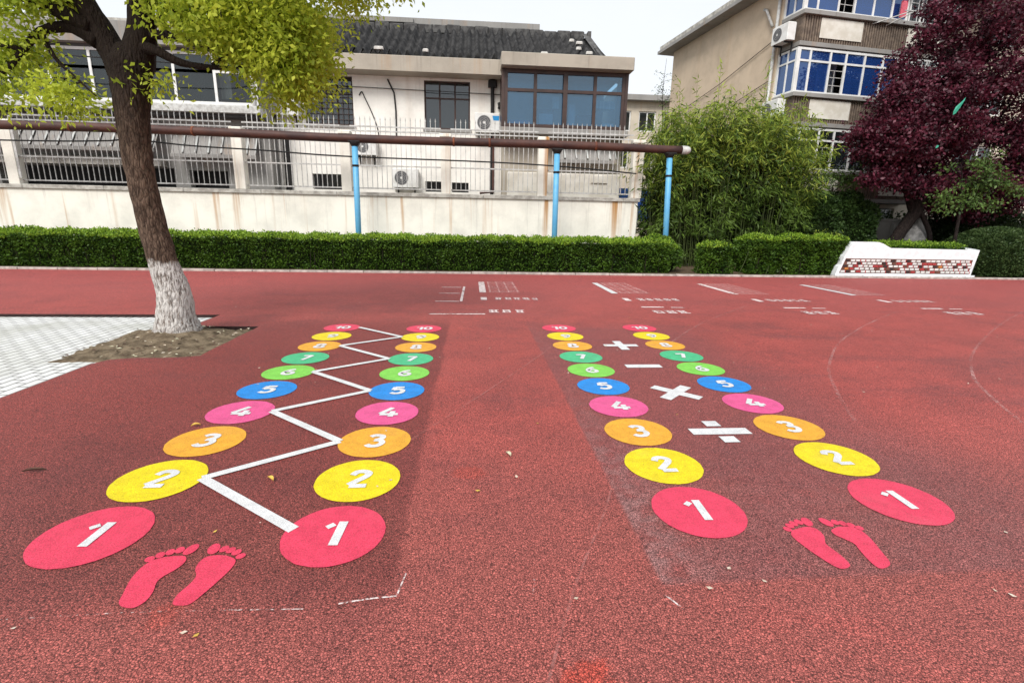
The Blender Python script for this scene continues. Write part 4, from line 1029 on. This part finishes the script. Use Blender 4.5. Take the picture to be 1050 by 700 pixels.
TY = 6.43
grow_tree('camphor_tree', 'large leaning tree with whitewashed trunk base and fresh yellow-green leaves', 'tree',
    [(-3.72, TY+.08, -.06, .40), (-3.72, TY+.08, .06, .285), (-3.715, TY+.07, .22, .225), (-3.685, TY+.04, .55, .188), (-3.73, TY, .9, .160), (-3.80, TY, 1.4, .148), (-3.845, TY, 1.9, .146), (-3.85, TY, 2.3, .155), (-3.835, TY, 2.6, .168), (-3.80, TY, 2.95, .195), (-3.785, TY, 3.12, .215), (-3.79, TY, 3.3, .10)],
    [[(-3.84, TY, 2.75, .12), (-3.88, TY, 3.05, .15), (-4.01, TY, 3.38, .13), (-4.16, TY-.05, 3.75, .105), (-4.4, TY-.1, 4.4, .085), (-4.8, TY-.2, 5.2, .05), (-5.2, TY-.2, 5.9, .02)],
     [(-3.78, TY, 2.8, .12), (-3.71, TY, 3.1, .17), (-3.61, TY, 3.45, .14), (-3.58, TY+.05, 3.9, .11), (-3.4, TY+.1, 4.6, .085), (-3.0, TY, 5.4, .055), (-2.7, TY, 6.2, .02)],
     [(-4.05, TY-.05, 3.30, .085), (-4.28, TY-.08, 3.42, .06), (-4.58, TY-.1, 3.36, .045), (-4.78, TY-.15, 3.14, .032), (-4.98, TY-.15, 2.95, .022), (-5.4, TY-.2, 2.75, .010)],
     [(-4.10, TY-.05, 3.44, .10), (-4.40, TY-.15, 3.58, .07), (-4.8, TY-.2, 3.72, .05), (-5.4, TY-.3, 3.95, .03), (-6.2, TY-.3, 4.2, .012)],
     [(-4.2, TY+.1, 3.7, .07), (-4.7, TY+.2, 3.8, .05), (-5.3, TY+.3, 4.1, .03), (-6.0, TY+.3, 4.6, .012)],
     [(-4.58, TY-.1, 3.36, .03), (-4.45, TY-.15, 3.1, .02), (-4.2, TY-.2, 2.86, .012), (-4.05, TY-.22, 2.72, .006)],
     [(-4.74, TY-.15, 3.16, .025), (-5.1, TY-.2, 3.2, .018), (-5.5, TY-.2, 3.1, .008)],
     [(-3.66, TY-.05, 3.28, .075), (-3.42, TY-.1, 3.22, .05), (-3.20, TY-.1, 3.12, .04), (-2.93, TY-.12, 3.08, .03), (-2.6, TY-.15, 3.08, .018), (-2.25, TY-.15, 3.1, .008)],
     [(-3.62, TY, 3.42, .06), (-3.2, TY-.1, 3.36, .04), (-2.8, TY-.15, 3.24, .03), (-2.3, TY-.2, 3.14, .02), (-1.95, TY-.2, 3.05, .008)],
     [(-2.85, TY-.13, 3.1, .02), (-2.6, TY-.1, 3.3, .016), (-2.45, TY-.1, 3.6, .008)]],
    [((-2.45, TY-.12, 3.64), (.80, .7, .36), 60), ((-2.02, TY-.15, 3.14), (.34, .45, .38), 28), ((-2.95, TY-.15, 3.92), (.5, .5, .22), 18), ((-2.5, TY-.1, 3.28), (.25, .3, .14), 7), ((-2.15, TY, 4.5), (1.3, 1.3, .75), 54), ((-1.15, TY-.1, 4.2), (.45, .6, .25), 8),
     ((-3.7, TY, 5.6), (2.2, 2.0, 1.2), 90), ((-5.15, TY-.1, 3.35), (.6, .5, .4), 8), ((-5.6, TY, 4.35), (1.3, 1.0, .5), 20), ((-4.28, TY-.2, 2.74), (.3, .15, .12), 5), ((-5.0, TY-.2, 2.88), (.35, .3, .2), 5), ((-4.7, TY-.3, 3.72), (.5, .4, .16), 6), ((-3.42, TY-.12, 2.78), (.08, .08, .18), 1)],
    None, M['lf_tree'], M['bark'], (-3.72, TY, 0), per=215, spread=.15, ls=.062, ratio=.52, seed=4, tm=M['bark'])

PX_, PY_ = 15.75, 17.3
grow_tree('plum_tree', 'purple-leaved plum tree with dark spreading crown behind the mosaic planter', 'tree',
    [(PX_-.55, PY_, 0, .27), (PX_-.5, PY_, .7, .23), (PX_-.38, PY_, 1.2, .20), (PX_-.05, PY_, 1.8, .20), (PX_+.1, PY_, 2.1, .2), (PX_+.1, PY_, 2.5, .15)],
    [[(PX_+.1, PY_, 1.9, .14), (PX_-.5, PY_, 3.0, .10), (PX_-1.2, PY_, 4.2, .06), (PX_-1.8, PY_, 5.4, .02)],
     [(PX_+.15, PY_, 1.9, .15), (PX_+.5, PY_, 3.2, .11), (PX_+.6, PY_+.2, 5.0, .07), (PX_+.5, PY_, 7.4, .02)],
     [(PX_+.1, PY_, 2.1, .12), (PX_+1.2, PY_, 3.4, .09), (PX_+2.2, PY_, 4.8, .05), (PX_+3., PY_, 6.0, .02)],
     [(PX_+.85, PY_-.1, .0, .10), (PX_+.8, PY_-.1, 1.1, .085), (PX_+.55, PY_-.05, 1.7, .08), (PX_+.2, PY_, 2.2, .08)],
     [(PX_, PY_, 2.2, .10), (PX_-.9, PY_-.3, 3.0, .06), (PX_-1.9, PY_-.4, 3.8, .03), (PX_-2.7, PY_-.4, 4.4, .012)]],
    [((PX_-.1, PY_, 5.3), (1.7, 1.4, 1.8), 62), ((PX_-1.5, PY_-.3, 4.5), (1.2, 1.1, .9), 44), ((PX_-2.4, PY_-.3, 4.3), (.6, .6, .5), 9), ((PX_-1.75, PY_-.2, 5.6), (.55, .6, .5), 9), ((PX_-1.15, PY_, 6.7), (.6, .6, .6), 10), ((PX_-.5, PY_, 7.8), (.6, .6, .7), 11), ((PX_+1.8, PY_, 5.2), (2.0, 1.5, 2.1), 66), ((PX_+.9, PY_, 8.1), (1.2, 1.1, 1.3), 38), ((PX_-.2, PY_-.2, 3.3), (1.2, .9, .6), 20), ((PX_-1.6, PY_-.3, 3.3), (.7, .6, .4), 8), ((PX_+2.4, PY_+.1, 2.9), (1.7, 1.2, 1.0), 60), ((PX_+2.8, PY_, 7.6), (1.2, 1.2, 1.4), 34), ((PX_+3.6, PY_+.3, 4.8), (.9, 1.2, 2.0), 40), ((PX_+1.0, PY_, 2.5), (.7, .7, .4), 9)],
    None, M['lf_plum'], M['bark_dark'], (PX_, PY_, 0), per=200, spread=.20, ls=.115, ratio=.6, droop=-.1, seed=9)
grow_tree('young_green_tree', 'small leafy green tree in front of the plum, beside the dome bush', 'tree',
    [(16.3, 15.95, 0, .07), (16.25, 15.95, 1.2, .055), (16.2, 15.95, 2.2, .04)], [[(16.2, 15.95, 2.0, .03), (16.0, 15.9, 3.0, .02), (15.8, 15.9, 3.6, .008)], [(16.2, 15.95, 2.0, .03), (16.6, 15.9, 3.0, .02), (16.9, 15.9, 3.7, .008)]],
    [((16.3, 15.9, 3.2), (.8, .5, .5), 9), ((17.3, 15.9, 2.9), (1.0, .5, .8), 15), ((15.9, 15.8, 2.4), (.6, .4, .4), 7), ((16.6, 15.9, 3.9), (.3, .3, .4), 3)], None, M['lf_green'], M['bark_dark'], (16.3, 15.95, 0), per=55, spread=.17, ls=.11, ratio=.5, seed=14)
grow_tree('creeper_shrub', 'thin leafy climber sprawling in front of the lower balcony', 'shrub',
    [(13.6, 18.6, 0, .04), (13.5, 18.5, 1.6, .035), (13.4, 18.4, 2.9, .03)], [[(13.4, 18.4, 2.7, .02), (12.9, 18.4, 3.1, .014), (12.4, 18.4, 3.2, .006)], [(13.4, 18.4, 2.7, .02), (14.0, 18.3, 3.4, .014), (14.6, 18.3, 3.9, .006)]],
    [((13.6, 18.4, 3.2), (1.4, .4, .28), 20), ((14.6, 18.3, 3.8), (.5, .4, .2), 6), ((12.6, 18.4, 2.9), (.5, .4, .4), 6)], None, M['lf_green'], M['twig'], (13.6, 18.6, 0), per=45, spread=.2, ls=.10, ratio=.5, seed=15)
wis = grow_tree('thin_sapling', 'thin bare-looking sapling rising in the gap left of the bamboo', 'tree',
    [(7.1, 19.5, 0, .05), (7.1, 19.5, 4, .03), (7.1, 19.5, 5.2, .02)], [[(7.1, 19.5, 5.0, .016), (7.0, 19.5, 6.2, .010), (7.05, 19.5, 7.3, .004)]],
    [((7.05, 19.5, 6.3), (.35, .3, .8), 26)], None, M['lf_green'], M['twig'], (7.1, 19.5, 0), per=9, spread=.10, ls=.07, ratio=.4, seed=16)

def bamboo():
    o = thing('bamboo_clump', 'big bushy bamboo clump with pale yellow-green tips in front of the apartments', 'bamboo', (8.9, 18, 0), 0); oc = np.array([8.9, 18, 0])
    cu = MB(); P = []; D = []; mi = []
    rs = random.Random(5)
    for k in range(250):
        f = rs.random(); bx = 9.05+rs.uniform(-2.7, 2.75); by = 18+rs.uniform(-.9, .9)
        e = (bx-8.9)/2.9; hz = (6.2-(1.1 if e < 0 else 1.5)*e*e)*rs.uniform(.72, 1.0)+(rs.random() < .08)*.4
        lean = Vector(((e*.7 if e < 0 else e*.35)+rs.gauss(0, .22), rs.gauss(-.25, .35), 0)); path = []; n_ = 9
        for i in range(n_+1):
            s = i/n_; path.append(Vector((bx, by, 0))+lean*(s**2.0)+Vector((0, 0, hz*(s-.10*s**3))))
        cu.tube([p-Vector(oc) for p in path], [.016*(1-.85*i/n_)+.002 for i in range(n_+1)], 5, caps=False)
        for s in np.linspace(.10, 1, 30):
            i = min(int(s*n_), n_-1); p = path[i].lerp(path[i+1], s*n_-i)
            m_ = 13
            off = Vector((rs.gauss(0, .30), rs.gauss(0, .30), rs.gauss(0, .12)))*(1.15-.75*s)
            c = np.array(p+off); q = c+rng.normal(scale=(.14, .14, .09), size=(m_, 3)); P.append(q)
            dd = np.array([off.x, off.y, 0]); dd = dd/(np.linalg.norm(dd)+1e-6)
            D.append(dd*.7+rng.normal(scale=.45, size=(m_, 3))+np.array([0, 0, -.55])); mi.append((rng.random(m_) < (s-.5)*1.5).astype(int))
    # wispy leader shoots above the mass
    for (x, z) in ((7.0, 6.0), (7.75, 6.35), (8.35, 6.75), (8.7, 6.0), (9.3, 5.9), (9.95, 6.9), (10.15, 6.1), (10.6, 5.7), (11.4, 5.75), (6.5, 5.0), (11.9, 5.2)):
        y = 18+rs.uniform(-.5, .3); path = [Vector((x+rs.gauss(0, .15), y, 4.0)), Vector((x+rs.gauss(0, .06), y, (4+z)/2)), Vector((x, y, z))]
        cu.tube([p-Vector(oc) for p in path], [.008, .006, .002], 5, caps=False)
        for s in np.linspace(0, 1, 16):
            p = path[0].lerp(path[1], s*2) if s < .5 else path[1].lerp(path[2], s*2-1); m_ = 6 if s < .6 else 4
            P.append(np.array(p)+rng.normal(scale=.035+.11*(1-s), size=(m_, 3))); D.append(rng.normal(scale=.6, size=(m_, 3))+np.array([0, 0, .25])); mi.append(np.ones(m_, int))
    cu.build('culm', M['culm'], o)
    P = np.concatenate(P); D = np.concatenate(D); mi = np.concatenate(mi)
    hole = (lump(P, 1.7, 3.) < .16-.06*P[:, 2]) & (rng.random(len(P)) < np.clip(1.3-P[:, 2]/5.6, 0, .95)); P, D, mi = P[~hole], D[~hole], mi[~hole]
    low = (P[:, 2] < 1.0) & (rng.random(len(P)) < .55); P, D, mi = P[~low], D[~low], mi[~low]
    L = rng.uniform(.6, 1.25, len(P))*.23; leaves('foliage', P-oc, D, L, L*.17, [M['lf_bam'], M['lf_bamtop']], mi, o, fold=.08)
bamboo()
# undergrowth in the deep shade behind the hedges
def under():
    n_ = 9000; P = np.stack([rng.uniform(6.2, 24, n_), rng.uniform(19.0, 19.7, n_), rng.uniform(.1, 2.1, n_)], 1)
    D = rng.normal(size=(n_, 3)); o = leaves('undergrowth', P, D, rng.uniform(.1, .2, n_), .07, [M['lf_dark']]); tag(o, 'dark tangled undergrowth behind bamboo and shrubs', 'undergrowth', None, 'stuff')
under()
def sprigs(name, label, pts, mat, n_=60, s=.12, ls=.07, stalk=True):
    o = thing(name, label, 'plant', pts[0]); c0 = np.array(pts[0]); P = []; b = MB()
    for p in pts:
        for _ in range(5):
            q = np.array(p)+rng.normal(scale=(s, s*.6, .03), size=3); h_ = rng.uniform(.15, .34); b.tube([tuple(np.array([q[0], q[1], p[2]])-c0), tuple(np.array([q[0]+rng.normal()*.05, q[1], p[2]+h_])-c0)], [.008, .003], 5)
            P.append(np.array([q[0], q[1], p[2]+h_])+rng.normal(scale=(.06, .05, .07), size=(n_//5, 3)))
    P = np.concatenate(P); b.build('stem', M['twig'], o); L = rng.uniform(.7, 1.3, len(P))*ls
    leaves('foliage', P-c0, rng.normal(size=P.shape)+np.array([0, 0, .6]), L, L*.5, [mat], None, o)
sprigs('bronze_plant', 'small plant with bronze yellow leaves above the hedge left of planter', [(11.9, 16.5, 1.0), (12.2, 16.5, .95), (12.5, 16.5, .9)], M['lf_bamtop'])
def sticks():
    b = MB()
    for x, y, h_, d in ((8.14, 14.75, .75, .28), (8.0, 14.8, .35, -.1), (9.0, 14.74, .3, .1), (9.6, 14.74, .26, -.12), (6.9, 15.0, .3, .1)): b.tube([(x, y, 0), (x+d*.5, y, h_*.5), (x+d, y+.05, h_)], [.012, .009, .005], 5)
    tag(b.build('dry_stalks', M['culm']), 'dry pale stalks leaning by the lone shrub', 'stalks', None, 'stuff')
sticks()

# ------------------------------------------------------------------ mosaic planter
t = thing('planter', 'low white planter wall with a band of coloured mosaic bricks', 'planter', (11.3, 14.8, 0))
prof = [(0, .02), (.08, .30), (.16, .36), (.22, .62), (.40, .98), (.46, 1.06), (1.28, 1.06), (1.42, 1.02), (1.72, .88), (4.72, .86), (4.58, .02)]
b = MB(); i0 = len(b.v)
b.poly([(x, 0, z) for x, z in [(0, .02), (4.58, .02), (4.72, .86), (1.72, .88), (1.42, 1.02), (1.28, 1.06), (.46, 1.06), (.40, .98), (.22, .62), (.16, .36), (.08, .30)]])
b.poly([(x, .2, z) for x, z in reversed([(0, .02), (4.58, .02), (4.72, .86), (1.72, .88), (1.42, 1.02), (1.28, 1.06), (.46, 1.06), (.40, .98), (.22, .62), (.16, .36), (.08, .30)])])
pp = [(0, .02), (4.58, .02), (4.72, .86), (1.72, .88), (1.42, 1.02), (1.28, 1.06), (.46, 1.06), (.40, .98), (.22, .62), (.16, .36), (.08, .30)]
for k in range(len(pp)):
    a, c = pp[k], pp[(k+1) % len(pp)]; b.quad((a[0], 0, a[1]), (a[0], .2, a[1]), (c[0], .2, c[1]), (c[0], 0, c[1]))
b.build('front_wall', M['planter'], t)
b = MB(); b.box(0, 4.72, -.02, -.002, .0, .07, 0); b.quad((4.60, .0, .02), (5.2, 1.5, .02), (5.3, 1.5, .95), (4.722, .0, .862))
b.quad((4.725, .0, .864), (5.3, 1.5, .953), (5.08, 1.55, .953), (4.5, .2, .864)); b.quad((4.5, .2, .863), (5.08, 1.55, .953), (5.0, 1.55, .02), (4.4, .2, .02)); b.build('side_wall', M['planter'], t)
MB().poly([(.13, -.003, .10), (4.50, -.003, .10), (4.56, -.003, .555), (.28, -.003, .555)]).build('mortar_band', M['mo_brown'], t)
tl = MB(); rows_ = 5
cm = ['mo_dark', 'mo_white', 'mo_red', 'mo_orange', 'mo_brown']
for r in range(rows_):
    z = .125+r*.085; x = .17+(r % 2)*.085+.028*r
    while x < 4.45:
        q = random.random(); mi = 0 if q < .12 else 1 if q < .80 else 2 if q < .92 else 3 if q < .93 else 4
        w_ = .12 if mi != 1 else .13
        tl.box(x, x+w_, -.016-random.uniform(0, .006), -.004, z, z+.062, mi)
        if random.random() < .35: tl.box(x+w_+.005, x+w_+.034, -.013, -.004, z-.018, z+.066, 2)
        x += .168
tl.build('mosaic_band', [M[k] for k in cm], t)
b = MB()
for k in range(60): x = random.uniform(.0, 4.5); s = random.uniform(.02, .07); b.box(x, x+s*1.6, -.06-random.uniform(0, .12), -.03, .0, s*.7, 0, .01)
b.build('loose_chips', M['planter'], t)
def rock():
    import bmesh
    bm = bmesh.new(); bmesh.ops.create_icosphere(bm, subdivisions=4, radius=1.)
    for v in bm.verts:
        c = v.co.copy(); h = (c.z+1)/2; w_ = .80*(1-h)**.8+.10
        nz = noise.noise(c*1.7)*.18+noise.noise(c*4.5)*.08
        v.co = Vector((c.x*w_*(1+nz)+.18*h, c.y*w_*.7*(1+nz), h*1.15*(1+nz*.4)))
    me = bpy.data.meshes.new('ornamental_rock'); bm.to_mesh(me); bm.free(); me.materials.append(M['rock'])
    o = bpy.data.objects.new('ornamental_rock', me); COL.objects.link(o); o.location = (16.25, 17.75, .75); tag(o, 'pointed grey ornamental rock behind the planter beside the plum trunk', 'rock')
rock()
MB_w = MB(); MB_w.box(15.2, 26, 18.9, 19.1, 0, 1.75, 0); MB_w.box(15.1, 26, 18.85, 19.15, 1.754, 1.84, 0); MB_w.box(16.4, 16.9, 18.7, 18.898, 0, 1.7, 0)
tag(MB_w.build('low_grey_wall', M['grey_conc']), 'low grey wall in shade behind the plum tree', 'wall')
b = MB(); pts = [(0, 0), (.10, .05), (.18, .22), (.27, .42), (.30, .52), (.20, .40), (.06, .24), (-.02, .08)]
b.poly([(x, .02*math.sin(x*20), z) for x, z in pts]); tag(b.build('plastic_scrap', M['teal'], None, loc=(14.95, 15.65, 4.95)), 'scrap of green plastic film caught in the plum leaves', 'plastic scrap')
b = MB(); pts = [(0, 0), (.07, .01), (.12, .07), (.07, .10), (.01, .06)]
b.poly([(x, .02*math.sin(x*20), z) for x, z in pts]); tag(b.build('plastic_scrap', M['teal'], None, loc=(14.5, 15.55, 3.95)), 'smaller teal plastic shred lower in the plum leaves', 'plastic scrap')
